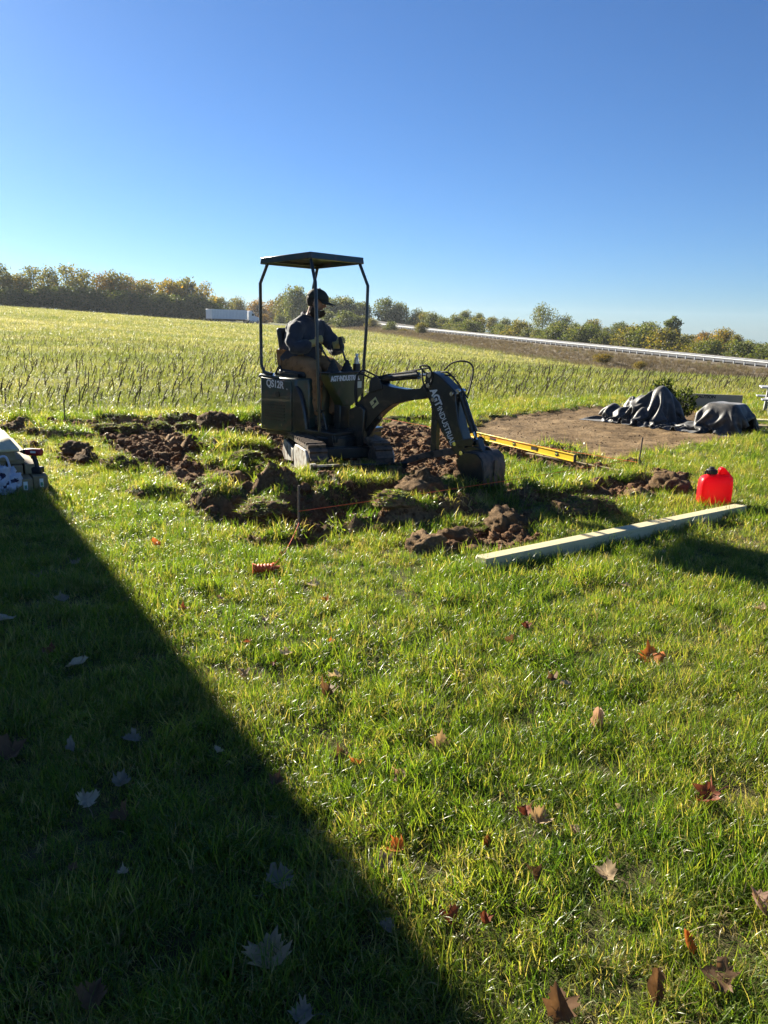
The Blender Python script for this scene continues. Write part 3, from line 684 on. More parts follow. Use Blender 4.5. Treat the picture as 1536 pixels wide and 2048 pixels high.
# ================================================================== trees
T_STOPS = [(0, (.040, .055, .018)), (.4, (.075, .098, .028)), (.7, (.13, .135, .042)), (1, (.21, .17, .07))]
M_LEAF = mat_leafy('tree_leaf', T_STOPS, .5, .55, attr='blade', attr_type='GEOMETRY', use_objcol=True, tboost=(1.5, 1.4, .6), spec=.3)
M_BARK = mat_basic('bark', (.075, .060, .048), .95, var=.3, scale=3, bump=.6, bscale=14, spec=.1)
def tree_meshes(seed, h, w, base, lobes, nleaf, leaf, spars=0.0, crown_shape=1.0):
    """trunk with limbs, and a crown of small leaf faces clumped round the ends of the limbs; base = crown foot as share of h"""
    r = random.Random(seed); tb = MB(); top = h * .82
    trunk = [Vector((0, 0, -.4))]; x = y = 0
    for k in range(1, 6): x += r.uniform(-.3, .3) * w * .08; y += r.uniform(-.3, .3) * w * .08; trunk.append(Vector((x, y, top * k / 5)))
    r0 = h * .022; tb.tube(trunk, [r0 * (1 - .15 * k) for k in range(6)], 7)
    C = []
    for i in range(lobes):
        u = (i + r.random()) / lobes; z = h * (base + (1 - base) * (.06 + .86 * u)); prof = math.sin(math.pi * min(1, (.12 + .80 * u ** crown_shape))) ** .7
        a = i * 2.399 + r.uniform(-.5, .5); rad = w * .5 * prof * r.uniform(.35, .8); c = Vector((rad * math.cos(a), rad * math.sin(a), z))
        s_ = w * r.uniform(.19, .31) * (.7 + .4 * prof); C.append((c, s_))
        k = min(4, max(1, int(z / top * 4.2 - .8))); p0 = trunk[k]
        mid = (p0 + c) / 2 + Vector((0, 0, -.06 * h * r.random())); tb.tube([p0, mid, c], [r0 * .38, r0 * .25, r0 * .08], 5)
    V = []; F = []; bl = []
    tot = sum(s_ ** 2 for _, s_ in C)
    for c, s_ in C:
        m = int(nleaf * s_ ** 2 / tot); tone = r.uniform(-.15, .15); oo = Vector((r.random() * 50,) * 3)
        for q in range(m):
            d = Vector((r.gauss(0, 1), r.gauss(0, 1), r.gauss(0, 1))).normalized(); rr = s_ * (r.random() ** .45) * (1 + .5 * noise.noise(d * 1.6 + oo))
            if spars and noise.noise(d * 2.5 + oo) < spars - .6: continue
            p = c + Vector((d.x * rr, d.y * rr, d.z * rr * .8)); e = leaf * r.uniform(.6, 1.35)
            a = Vector((r.gauss(0, 1), r.gauss(0, 1), r.gauss(0, .7))).normalized(); bb = a.orthogonal().normalized(); bb = Matrix.Rotation(r.random() * 6.28, 3, a) @ bb; cc = a.cross(bb)
            n0 = len(V); V += [p - bb * e * .5, p + cc * e * .28, p + bb * e * .5, p - cc * e * .28]; F.append((n0, n0 + 1, n0 + 2, n0 + 3)); t = min(1, max(0, r.gauss(.45, .2) + tone)); bl += [t] * 4
    me = bpy.data.meshes.new('crown'); me.from_pydata([tuple(v) for v in V], [], F); me.materials.append(M_LEAF)
    a_ = me.attributes.new('blade', 'FLOAT', 'POINT'); a_.data.foreach_set('value', bl)
    return tb.mesh('trunk', M_BARK), me
VAR = {
    'oak': [tree_meshes(10 + k, 1, 1.0, .14, 17, 3600, .062) for k in range(4)],
    'bush_tree': [tree_meshes(30 + k, 1, 1.05, -.04, 20, 3900, .065) for k in range(4)],
    'open': [tree_meshes(50 + k, 1, 1.05, .32, 15, 2300, .052, .25) for k in range(2)],
    'tall': [tree_meshes(60 + k, 1, .55, .14, 14, 2900, .06) for k in range(2)],
    'wispy': [tree_meshes(70 + k, 1, .8, .05, 17, 2500, .05, .28) for k in range(3)],
}
TREE_COUNT = [0]
def tree(kind, name, x, y, zb, h, wf, col, label, group, cat='tree'):
    v = VAR[kind][TREE_COUNT[0] % len(VAR[kind])]; TREE_COUNT[0] += 1
    e = empty(name, (x, y, zb), random.random() * 6.28, 1, label, cat, group)
    e.scale = (h * wf, h * wf, h)
    link('trunk', v[0], e); c = link('crown', v[1], e); c.color = (*col, 1); return e
GREEN, OLIVE, RUST, GOLD, DARK, GREY = (1, 1, 1), (1.35, 1.1, .8), (1.9, 1.0, .55), (2.3, 1.5, .5), (.95, 1.0, .95), (1.5, 1.25, 1.1)
def by_px(px, top, dist, zb=None):
    d = FW + RI * ((px - 768) / FPX) + UP * ((1024 - 640) / FPX); s_ = dist / math.hypot(d.x, d.y); x, y = d.x * s_, d.y * s_
    zt = aty(px, top, y).z; zb = ground_far(x, y) if zb is None else zb; return x, y, zb, zt - zb
# wood along the low road: front row bushy to the ground, back row taller
names = {'oak': 'broadleaf_tree', 'bush_tree': 'bushy_tree', 'open': 'open_tree', 'tall': 'tall_tree', 'wispy': 'wispy_tree'}
LEFT = [(-40, 530, 'wispy', OLIVE, 1.0, 'tall thin-leaved olive tree cut by the photo edge above the field'), (8, 524, 'wispy', GREY, .9, 'thin greyish tree rising tallest at the end of the wood'),
    (38, 545, 'bush_tree', OLIVE, 1.0, 'round yellowish bushy tree low in front of the tallest wood end'), (70, 530, 'wispy', GREY, .9, 'thin bare-topped tree second along the wood from its tall end'),
    (105, 532, 'wispy', OLIVE, .9, 'sparse olive tree third along the wood from its tall end'), (140, 529, 'wispy', GREY, .95, 'sparse grey-brown tree with bare twigs above a dark thicket'),
    (172, 536, 'wispy', GREY, .9, 'sparse tree with pale twigs in the middle of the high wood'), (205, 544, 'wispy', RUST, .9, 'rust tinted sparse tree where the wood starts to drop'),
    (235, 546, 'oak', OLIVE, .9, 'olive broad tree where the wood line steps down'), (262, 552, 'wispy', RUST, .9, 'thin reddish tree beside the step in the wood line'),
    (292, 562, 'oak', OLIVE, 1.0, 'low olive tree in the dip of the wood line'), (340, 560, 'oak', GOLD, .9, 'golden tree standing behind the dip of the wood line'),
    (372, 558, 'oak', OLIVE, .9, 'yellow-olive tree with a rounded top before the truck'), (405, 564, 'wispy', GOLD, 1.0, 'gold tinted airy tree last before the wood drops to the truck'),
    (440, 592, 'bush_tree', OLIVE, 1.0, 'low olive bush tree right behind the white truck'), (475, 597, 'bush_tree', OLIVE, 1.1, 'low green-gold bush tree behind the truck cab'),
    (512, 600, 'bush_tree', RUST, 1.1, 'reddish bush tree behind the bridge end'), (548, 601, 'bush_tree', RUST, 1.2, 'russet bush tree beyond the bridge seen under the canopy')]
def wood_dist(px): return float(np.interp(px, [-60, 0, 200, 420, 470, 560], [245, 248, 262, 285, 330, 420]))
for px, top, kd, colr, wf, lab in LEFT:
    x, y, zb, h = by_px(px, top, wood_dist(px) + 10); tree(kd, names[kd], x, y, zb, h, wf, colr, lab, 'trees of the wood along the field')
FRONT = [(-60, 590), (-18, 585), (22, 575), (58, 580), (92, 572), (128, 575), (160, 570), (195, 578), (228, 580), (262, 585), (296, 590), (330, 588), (362, 590), (396, 592), (428, 604)]
fl_lab = ['at the photo edge', 'first along the wood', 'below the round yellowish tree', 'third along the wood', 'below the sparse olive tree', 'under the bare twiggy tree', 'in the middle of the wood', 'under the rust tinted tree', 'below the step of the wood line',
          'past the step of the wood line', 'in the dip of the wood line', 'under the golden tree', 'below the rounded olive top', 'last but one before the truck', 'behind the rear end of the truck trailer']
for (px, top), wh in zip(FRONT, fl_lab):
    x, y, zb, h = by_px(px, top, wood_dist(px) - 2); tree('bush_tree', 'thicket_shrub', x, y, zb, h, 1.6, DARK, 'dark green-brown thicket shrub ' + wh, 'dark shrubs at the foot of the wood', 'shrub')
MID = [(590, 573, 330, 'oak', DARK, .75, 'dark rounded tree rising behind the operator\'s shoulder'), (618, 585, 340, 'bush_tree', DARK, .9, 'dark tree directly behind the operator\'s cap'), (568, 592, 350, 'bush_tree', OLIVE, 1, 'lower olive tree before the dark rounded one'),
    (660, 596, 320, 'oak', DARK, .9, 'dark green tree just past the operator\'s cap brim'), (690, 594, 320, 'oak', GREEN, 1.0, 'green tree in the middle between the front canopy posts'), (722, 602, 320, 'bush_tree', DARK, .9, 'dark tree behind the far front canopy post'),
    (772, 596, 315, 'oak', DARK, .75, 'tall dark tree first past the excavator canopy'), (800, 606, 315, 'oak', GREEN, .8, 'green tree sloping down second past the canopy'), (832, 616, 310, 'wispy', GREEN, .8, 'thin tree at the low end of the clump past the canopy'), (848, 622, 330, 'bush_tree', DARK, .8, 'small dark tree ending the clump past the canopy'),
    (872, 634, 480, 'bush_tree', DARK, 1.2, 'far small blue-green tree in the gap of the tree line'), (896, 637, 470, 'bush_tree', DARK, 1.2, 'second far small tree in the gap of the tree line')]
RIGHT = [(930, 621, 300, 'oak', GREEN, .75, 'green tree on the near side of the gap in the tree line'), (957, 627, 300, 'oak', DARK, .8, 'dark tree with a flat top behind the guardrail'), (985, 634, 290, 'oak', OLIVE, .9, 'olive rounded tree behind the start of the long guardrail'),
    (1012, 637, 285, 'bush_tree', GREEN, 1.0, 'green bushy tree before the airy tall one'), (1046, 644, 270, 'bush_tree', OLIVE, 1.1, 'low yellowish bush tree at the foot of the airy tall tree'), (1085, 611, 275, 'open', GREEN, .85, 'tall airy tree with sky showing through its crown'),
    (1128, 630, 270, 'open', GREEN, .8, 'airy tree leaning beside the tall airy one'), (1110, 648, 262, 'bush_tree', OLIVE, 1.1, 'olive bush tree under the airy crowns'), (1150, 646, 255, 'bush_tree', DARK, 1.0, 'dark bush tree after the airy crowns'),
    (1186, 640, 245, 'oak', OLIVE, .95, 'broad olive tree midway along the guardrail'), (1216, 656, 240, 'bush_tree', GREEN, 1.0, 'low green tree beside the broad olive one'), (1242, 645, 238, 'oak', DARK, .95, 'broad dark tree midway along the guardrail'),
    (1272, 652, 230, 'bush_tree', GREEN, .9, 'green bush tree between two broad dark ones'), (1300, 645, 225, 'oak', DARK, 1.0, 'broad dark tree next to the tall pointed one'), (1347, 632, 222, 'tall', DARK, .95, 'tall pointed dark tree above the guardrail'),
    (1328, 668, 212, 'bush_tree', OLIVE, 1.0, 'small brownish tree at the foot of the pointed tree'), (1352, 675, 205, 'bush_tree', GREEN, .9, 'small round green tree before the pointed tree'), (1385, 668, 205, 'bush_tree', OLIVE, 1.1, 'low olive tree after the pointed tree'),
    (1412, 664, 200, 'oak', RUST, .9, 'brownish tree beside the golden round one'), (1452, 658, 195, 'oak', GOLD, .9, 'golden autumn tree near the end of the guardrail'), (1440, 684, 185, 'bush_tree', GOLD, 1.0, 'low yellow bush tree under the golden tree'),
    (1478, 670, 190, 'oak', OLIVE, .8, 'olive tree just past the golden one'), (1502, 683, 180, 'bush_tree', GREEN, 1.2, 'low green tree at the last stretch of guardrail'), (1532, 688, 175, 'bush_tree', DARK, 1.2, 'dark low tree cut by the photo edge'), (1570, 690, 172, 'bush_tree', GREEN, 1.2, 'green low tree just beyond the photo edge')]
for px, top, dist, kd, colr, wf, lab in MID + RIGHT:
    x, y, zb, h = by_px(px, top, dist)
    zb2 = min(zb, rail_top(200) - 2) if px > 900 else zb - .5
    h += zb - zb2; tree(kd, names[kd], x, y, zb2, h, wf, colr, lab, 'trees behind the highway')
# the hedge of shrubs that closes the gaps under the trees behind the highway
hk = 0
for t in np.arange(-66, 232, 6.4):
    o = -27 - 9 * random.random(); x, y = rail_pt(t, o); tp_ = rail_top(t)
    zb = min(ground_far(x, y), tp_ - 4) - .5; hgt = tp_ - zb + random.uniform(.2, 1.3 if t < 60 else 2.8)
    tree('bush_tree', 'hedge_shrub', x, y, zb, hgt, random.uniform(1.0, 1.3), random.choice([GREEN, DARK, OLIVE, DARK, OLIVE]), 'shrub of the thick mixed green hedge along the back of the highway', 'hedge along the highway', 'shrub')
# shrubs on the bank
BRN = (1.7, 1.15, .75)
for k, (px, py, dist, hh, cl, wh) in enumerate([(690, 655, 262, 6.5, DARK, 'by the bridge end'), (722, 657, 258, 5, GREEN, 'past the bridge end'), (655, 652, 285, 6, DARK, 'behind the operator\'s hands'), (745, 656, 246, 3.5, OLIVE, 'beside the far canopy post'), (782, 661, 225, 3.0, DARK, 'first out on the open bank'),
        (843, 666, 205, 3.2, OLIVE, 'dark and round under the guardrail'), (808, 668, 215, 1.6, BRN, 'reddish at the bank foot'), (870, 678, 195, 1.5, BRN, 'reddish in the dry grass'), (1010, 699, 158, 1.2, BRN, 'midway along the bank'), (1212, 722, 120, 1.3, BRN, 'under the tall pointed tree'), (1290, 735, 108, .9, BRN, 'low and brown near the end of the bank'), (560, 646, 330, 4, DARK, 'below the bridge deck'), (528, 645, 300, 3.6, RUST, 'pale brown beside the truck cab')]):
    x, y, zb, h = by_px(px, 640, dist, 0); zb = aty(px, py, y).z
    tree('bush_tree', 'bank_shrub', x, y, zb - .15 * hh, hh, 1.2 if hh > 2 else 2.2, cl, 'scrubby shrub ' + wh, 'shrubs on the road bank', 'shrub')

# ================================================================== truck on the low road
M_WHITE = mat_basic('white_paint', (.78, .79, .80), .4, var=.04, scale=1, bump=0)
M_TYRE = mat_basic('tyre_rubber', (.025, .025, .026), .85, var=.2, scale=10, bump=.2)
M_DARKG = mat_basic('dark_glass', (.02, .025, .03), .08, var=.1, bump=0)
M_CHROME = mat_basic('alloy', (.6, .6, .62), .3, metal=.9, var=.05, bump=0)
tp = Vector((-48.6, 252, 0)); th = R(57)
tp.z = ground_far(tp.x, tp.y) + .1
tk = empty('semi_truck', tp, th, label='white semi truck with box trailer passing the wood on the low road', cat='truck')
b = MB(); b.box((-3.6, 0, 2.62), (15.6, 2.55, 2.85)); b.build('trailer_box', M_WHITE, tk, bevel=.06)
b = MB()
for k in range(24): 
    for s_ in (-1, 1): b.box((-11 + k * .64, s_ * 1.285, 2.6), (.05, .03, 2.6))
b.build('trailer_ribs', M_GALV, tk)
b = MB(); b.box((-11.42, 0, 2.6), (.04, 2.4, 2.7)); b.box((-11.46, 0, 2.6), (.03, .03, 2.7)); b.build('trailer_door', M_WHITE, tk)
b = MB(); b.box((-3.6, 0, 1.1), (15.4, 1.0, .18)); b.box((-4, -1.1, .85), (6, .05, .55)); b.box((-4, 1.1, .85), (6, .05, .55)); b.box((7.5, 0, .85), (7, .9, .25)); b.build('chassis', M_TYRE, tk)
b = MB(); b.prism([(5.0, 1.0), (5.0, 3.75), (6.3, 3.95), (7.4, 3.3), (7.9, 2.35), (9.7, 1.95), (9.95, 1.5), (9.95, .55), (5.6, .55)], -1.2, 1.2); cab = b.build('cab', M_WHITE, tk, bevel=.1)
b = MB(); b.add([(7.42, -1.05, 3.25), (7.42, 1.05, 3.25), (7.93, 1.05, 2.4), (7.93, -1.05, 2.4)], [(0, 1, 2, 3)]); b.build('windscreen', M_DARKG, tk)
for s_ in (-1, 1): b = MB(); b.box((6.9, s_ * 1.215, 2.75), (.85, .02, .7)); b.build('side_window', M_DARKG, tk)
b = MB(); b.box((10.0, 0, 1.3), (.06, 1.3, .8)); b.build('grille', M_CHROME, tk)
b = MB(); b.box((10.05, 0, .65), (.2, 2.4, .35)); b.build('bumper', M_CHROME, tk)
wm = MB(); wm.cyl((0, -.15, 0), (0, .15, 0), .5, n=20); WM = wm.mesh('wheel', M_TYRE); rm = MB(); rm.cyl((0, -.16, 0), (0, .16, 0), .27, n=14); RM = rm.mesh('rim', M_CHROME)
for x in (-10.4, -9.1, 5.4, 6.7, 9.2):
    for s_ in (-1, 1): w_ = link('wheel', WM, tk, (x, s_ * 1.05, .5)); link('rim', RM, w_)

# ================================================================== the house whose shadow lies on the lawn (outside the photograph)
M_SIDE = mat_basic('vinyl_siding', (.55, .54, .50), .6, var=.06, scale=2, bump=.05)
M_ROOF = mat_basic('roof_shingle', (.07, .065, .06), .95, var=.3, scale=8, bump=.5, bscale=20)
M_TRIM = mat_basic('white_trim', (.75, .75, .73), .5, var=.04, bump=.02)
M_WIN = mat_basic('window_glass', (.03, .04, .05), .05, var=.1, bump=0)
EAVE, RISE, W, Ln = 4.6, 2.5, 8.6, 6.15
hu = Vector((-.527, .85, 0)).normalized(); hv = Vector((-hu.y, hu.x, 0))          # hu runs along the eave away from the viewer, hv into the house
if hv.x > 0: hv = -hv
_L = EAVE / math.tan(SUN_EL)
HX, HY = .02 + math.sin(SUN_AZ) * _L, 1.86 + math.cos(SUN_AZ) * _L
HX, HY = HX - hu.x * .55, HY - hu.y * .55
hs = empty('house', (HX, HY, 0), 0, label='pale sided house beside the lawn whose shadow falls across the grass', cat='house')
def hp(u, v, z): return hu * u + hv * v + Vector((0, 0, z))
mid = W / 2; i_ = .3
b = MB()
b.add([hp(u, v, z) for u in (i_, Ln - i_) for v, z in ((i_, -.2), (W - i_, -.2), (W - i_, EAVE - .05), (mid, EAVE + RISE - .25), (i_, EAVE - .05))],
      [(0, 1, 2, 3, 4), (5, 6, 7, 8, 9), (0, 1, 6, 5), (1, 2, 7, 6), (4, 0, 5, 9), (2, 3, 8, 7), (3, 4, 9, 8)])
wl = b.build('wall', M_SIDE, hs, smooth=False)
b = MB(); MM = Matrix((hu, hv, Vector((0, 0, 1)))).transposed()
for k in range(27):
    z = .1 + k * .16
    b.box(hp(Ln / 2, i_ - .012, z), (Ln - 2 * i_ - .02, .02, .012), MM); b.box(hp(i_ - .012, mid, z), (.02, W - 2 * i_ - .02, .012), MM)
sd = b.build('siding_lap', M_SIDE, hs); sd['kind'] = 'stuff'
b = MB()
for v0, v1, z0, z1 in ((0, mid, EAVE, EAVE + RISE), (mid, W, EAVE + RISE, EAVE)):
    b.add([hp(0, v0, z0), hp(0, v1, z1), hp(Ln, v1, z1), hp(Ln, v0, z0), hp(0, v0, z0 - .14), hp(0, v1, z1 - .14), hp(Ln, v1, z1 - .14), hp(Ln, v0, z0 - .14)], [(0, 1, 2, 3), (4, 5, 6, 7), (0, 1, 5, 4), (1, 2, 6, 5), (2, 3, 7, 6), (3, 0, 4, 7)])
b.build('roof', M_ROOF, hs, smooth=False)
for u in (1.6, 4.4):
    f_ = MB()
    for du, dz, su, sz in ((0, .72, 1.3, .1), (0, -.72, 1.3, .1), (-.6, 0, .1, 1.34), (.6, 0, .1, 1.34)): f_.box(hp(u + du, i_ - .035, 1.9 + dz), (su, .07, sz), MM)
    w_ = f_.build('window', M_TRIM, hs, smooth=False); g_ = MB(); g_.box(hp(u, i_ - .014, 1.9), (1.12, .02, 1.36), MM); g_.build('pane', M_WIN, w_, smooth=False)
# ================================================================== the excavator
M_GREEN = mat_basic('dark_green_paint', (.026, .046, .036), .30, var=.2, scale=5, bump=.04, bscale=60, dirt=(.075, .058, .040), dirt_amt=.45, coat=.4)
M_OLIVE = mat_basic('olive_green_paint', (.040, .052, .016), .42, var=.15, scale=5, bump=.04, bscale=60, dirt=(.085, .066, .042), dirt_amt=.25, coat=.2)
M_BLACK = mat_basic('black_paint', (.016, .018, .018), .30, var=.25, scale=6, bump=.05, bscale=60, dirt=(.070, .052, .036), dirt_amt=.25, coat=.2)
M_MUDDY = mat_basic('muddy_steel', (.030, .026, .022), .6, var=.4, scale=9, bump=.3, bscale=45, dirt=(.13, .085, .055), dirt_amt=.85)
M_RUBBER = mat_basic('rubber', (.018, .018, .018), .7, var=.25, scale=10, bump=.1)
M_STEEL = mat_basic('polished_rod', (.65, .66, .67), .18, metal=1.0, var=.03, bump=0)
M_WORN = mat_basic('worn_grey_paint', (.42, .41, .37), .6, var=.2, scale=8, bump=.1, dirt=(.15, .105, .07), dirt_amt=.55)
M_LETTER = mat_basic('white_lettering', (.75, .75, .73), .5, var=.05, bump=0)
M_STICK = mat_basic('yellow_sticker', (.62, .56, .26), .5, var=.1, bump=0)
M_PSTICK = mat_basic('pale_sticker', (.60, .62, .48), .5, var=.1, bump=0)
M_VINYL = mat_basic('seat_vinyl', (.020, .020, .021), .5, var=.2, scale=10, bump=.1)

EX_S, EX_A = .954, R(-40)
EX = empty('mini_excavator', (-.715, 8.777, .071), EX_A, EX_S, 'dark green tracked mini excavator with black canopy digging the lawn', 'excavator')
def V3(*a): return Vector(a)

# --- undercarriage
uc = empty('undercarriage', (.40, -.20, -.12), R(-30)); uc.parent = EX
TRL, TRH, TRW = 1.30, .36, .20
def stadium(x, r, c=20):
    pass
def track_path(n=72):
    """points and headings round the track, in the xz plane"""
    r = TRH / 2; s_ = TRL / 2 - r; per = 4 * s_ + 2 * math.pi * r; out = []
    for k in range(n):
        d = per * k / n
        if d < 2 * s_: out.append((-s_ + d, TRH - .0, 0))
        elif d < 2 * s_ + math.pi * r: a = (d - 2 * s_) / r; out.append((s_ + r * math.sin(a), r + r * math.cos(a), a))
        elif d < 4 * s_ + math.pi * r: q = d - 2 * s_ - math.pi * r; out.append((s_ - q, 0, math.pi))
        else: a = (d - 4 * s_ - math.pi * r) / r; out.append((-s_ - r * math.sin(a), r - r * math.cos(a), math.pi + a))
    return out
gm = MB(); gm.box((0, 0, .012), (.030, TRW - .004, .034)); GM = gm.mesh('grouser', M_MUDDY, smooth=False)
for sy in (-1, 1):
    tr_ = empty('track', (0, sy * .37, .03)); tr_.parent = uc
    P = track_path(); n = len(P); b = MB(); V = []; r_in = .035
    for x, z, a in P:
        nx, nz = math.sin(a), math.cos(a)
        for y in (-TRW / 2, TRW / 2): V.append((x, y, z)); 
        for y in (TRW / 2, -TRW / 2): V.append((x - nx * r_in, y, z - nz * r_in))
    b.add(V, [(i * 4 + q, ((i + 1) % n) * 4 + q, ((i + 1) % n) * 4 + (q + 1) % 4, i * 4 + (q + 1) % 4) for i in range(n) for q in range(4)])
    b.build('belt', M_MUDDY, tr_)
    for k in range(36):
        x, z, a = P[k * 2]; link('grouser', GM, tr_, (x, 0, z), (0, a, 0))
    # side frame: two bright plates outside the rollers, as seen along the near track
    y = sy * (TRW / 2 + .012)
    b = MB(); b.prism([(-.60, .12), (-.54, .275), (-.44, .30), (-.06, .235), (-.04, .10), (-.50, .045)], y - .012, y + .012); b.build('side_plate', M_WORN, tr_, bevel=.006)
    b = MB(); b.prism([(.02, .055), (.0, .26), (.08, .315), (.52, .315), (.60, .25), (.61, .10), (.52, .04)], y - .016, y + .02); b.build('idler_guard', M_WORN, tr_, bevel=.008)
    b = MB(); b.box((0, 0, .18), (1.0, TRW - .05, .13)); b.build('roller_frame', M_MUDDY, tr_)
    for x in (-.30, 0, .30): b = MB(); b.cyl((x, -TRW / 2 + .01, .095), (x, TRW / 2 - .01, .095), .055, n=14); b.build('roller', M_MUDDY, tr_)
    for x, nm in ((-.47, 'sprocket'), (.47, 'idler')): b = MB(); b.cyl((x, -TRW / 2 + .01, .18), (x, TRW / 2 - .01, .18), .135, n=20); b.build(nm, M_MUDDY, tr_)
b = MB(); b.box((0, 0, .26), (.62, .62, .12)); b.cyl((0, 0, .30), (0, 0, .42), .24, n=28); b.build('centre_frame', M_BLACK, uc, bevel=.01)
# dozer blade
bl = empty('dozer_blade', (.86, 0, .0)); bl.parent = uc
b = MB(); b.prism([(.0, -.02), (.045, .0), (.018, .08), (.02, .16), (.06, .235), (.045, .245), (-.005, .17), (-.012, .08)], -.53, .53); b.build('blade_plate', M_BLACK, bl)
for y in (-.22, .22): b = MB(); b.box((-.22, y, .11), (.46, .05, .07)); b.build('blade_arm', M_BLACK, bl)
b = MB(); b.box((.015, -.50, .16), (.05, .06, .2)); b.build('blade_end', M_WORN, bl)
b = MB(); b.box((.05, -.37, .243), (.03, .28, .02)); b.build('blade_edge', M_WORN, bl)

# --- rear hood, floor, skirt
hd_ = MB(); hd_.prism([(-.64, -.42), (-.64, .40), (-.56, .43), (-.06, .43), (.08, .30), (.08, -.30), (-.02, -.43), (-.62, -.43)], .29, .93, 'xy')
hood = hd_.build('engine_hood', M_GREEN, EX, bevel=.025, seg=3)
b = MB(); b.prism([(-.60, .30), (-.60, .915), (-.08, .885), (-.08, .32)], -.448, -.432); sp = b.build('side_panel', M_GREEN, EX, bevel=.006)
b = MB(); b.prism([(-.30, .93), (-.62, .955), (-.655, .93), (-.655, .90), (-.30, .90)], -.44, .44); b.build('hood_top', M_GREEN, EX, bevel=.02)
text_mesh('model_lettering', 'QS12R', .115, M_LETTER, sp, frame_m((-.350, -.4495, .842), (1, 0, -.045), (0, 0, 1)), .001, .90, .003)
for x, z in ((-.24, .38), (-.55, .34), (-.14, .80)): b = MB(); b.cyl((x, -.447, z), (x, -.456, z), .010, n=10); b.build('bolt', M_STEEL, sp)
b = MB()
for k in range(6): b.box((-.36, -.452, .43 + k * .035), (.34, .006, .012))
for k in range(5): b.box((-.658, 0, .42 + k * .07), (.008, .6, .02))
v_ = b.build('louvre', M_BLACK, EX)
b = MB(); b.cyl((-.30, -.452, .73), (-.30, -.46, .73), .035, n=18); b.build('hood_lock', M_BLACK, sp)
# curved wheel-arch like cover between hood and floor
b = MB(); b.prism([(-.08, .33), (-.06, .88), (.0, .84), (.07, .72), (.12, .56), (.15, .36), (.15, .33)], -.43, -.36); b.build('corner_cover', M_BLACK, EX, bevel=.02)
b = MB(); b.box((.26, 0, .345), (.66, .86, .035)); b.build('floor_plate', M_BLACK, EX, bevel=.008)
b = MB(); b.box((.0, 0, .285), (1.16, .80, .08)); b.cyl((.0, 0, .18), (0, 0, .26), .30, n=28); b.build('swing_frame', M_BLACK, EX, bevel=.01)
b = MB(); b.prism([(.16, .33), (.56, .33), (.56, .22), (.40, .18), (.16, .22)], -.42, -.39); b.build('floor_skirt', M_BLACK, EX, bevel=.006)
b = MB(); b.prism([(.16, .33), (.56, .33), (.56, .22), (.40, .18), (.16, .22)], .39, .42); b.build('floor_skirt', M_BLACK, EX, bevel=.006)

# --- seat
seat = empty('seat', (-.24, -.06, .93)); seat.parent = EX
b = MB(); b.box((0, 0, .035), (.46, .47, .09)); b.build('cushion', M_VINYL, seat, bevel=.035, seg=4)
b = MB(); b.prism([(-.20, .05), (-.27, .40), (-.30, .53), (-.27, .56), (-.22, .54), (-.13, .08)], -.20, .20); b.build('backrest', M_VINYL, seat, bevel=.035, seg=4)
b = MB(); b.tube([(-.22, -.24, .02), (-.25, -.26, .0), (-.16, -.27, .12), (-.12, -.27, .05)], .012, 8, 4); b.build('belt_stalk', M_BLACK, seat)
for y in (-.27, .27): b = MB(); b.box((-.02, y, .02), (.36, .02, .04)); b.build('seat_rail', M_BLACK, seat)

# --- console with levers
con = empty('console', (.38, 0, 0)); con.parent = EX
b = MB(); b.prism([(-.36, 1.0), (.20, 1.0), (.20, .76), (.02, .63), (-.13, .63), (-.35, .93)], -.07, .07, 'yz'); cb = b.build('console_box', M_OLIVE, con, bevel=.012)
b = MB(); b.box((0, -.08, 1.008), (.17, .58, .016)); b.build('console_top', M_BLACK, con, bevel=.005)
b = MB(); b.box((-.02, -.05, .50), (.10, .18, .29)); b.build('pedestal', M_BLACK, con, bevel=.01)
text_mesh('brand_lettering', 'AGT·INDUSTRIAL', .078, M_LETTER, con, frame_m((.0725, -.10, .945), (0, 1, 0), (0, 0, 1)), .001, .78, .004)
b = MB(); b.box((.074, .12, .865), (.004, .10, .075)); b.build('sticker', M_PSTICK, con)
b = MB(); b.cyl((.0, .165, 1.015), (.0, .165, 1.10), .045, n=16); b.build('cup_holder', M_BLACK, con)
def lever(base, hand):
    base, hand = V3(*base), V3(*hand)
    l_ = empty('joystick', base); l_.parent = con
    d = hand - base
    b = MB(); b.lathe([(.075, 0), (.066, .02), (.058, .03), (.056, .05), (.044, .06), (.042, .08), (.026, .10), (.018, .13)], n=16); b.build('boot', M_RUBBER, l_)
    b = MB(); b.tube([(0, 0, .08), d * .5 + V3(0, 0, .02), d * .85], .011, 8, 4); b.build('stick', M_BLACK, l_)
    b = MB(); b.tube([d * .80, d * .95, d * 1.12, d * 1.2], [.018, .024, .024, .014], 10); b.build('grip', M_RUBBER, l_)
lever((-.02, .02, 1.015), (-.09, -.01, 1.335)); lever((-.03, -.20, 1.015), (-.29, -.16, 1.32))
for y in (-.28, .10): b = MB(); b.tube([(-.05, y, .36), (-.10, y, .52), (-.14, y, .56)], .010, 8, 3); b.box((-.15, y, .57), (.05, .09, .02)); b.build('pedal', M_BLACK, con)

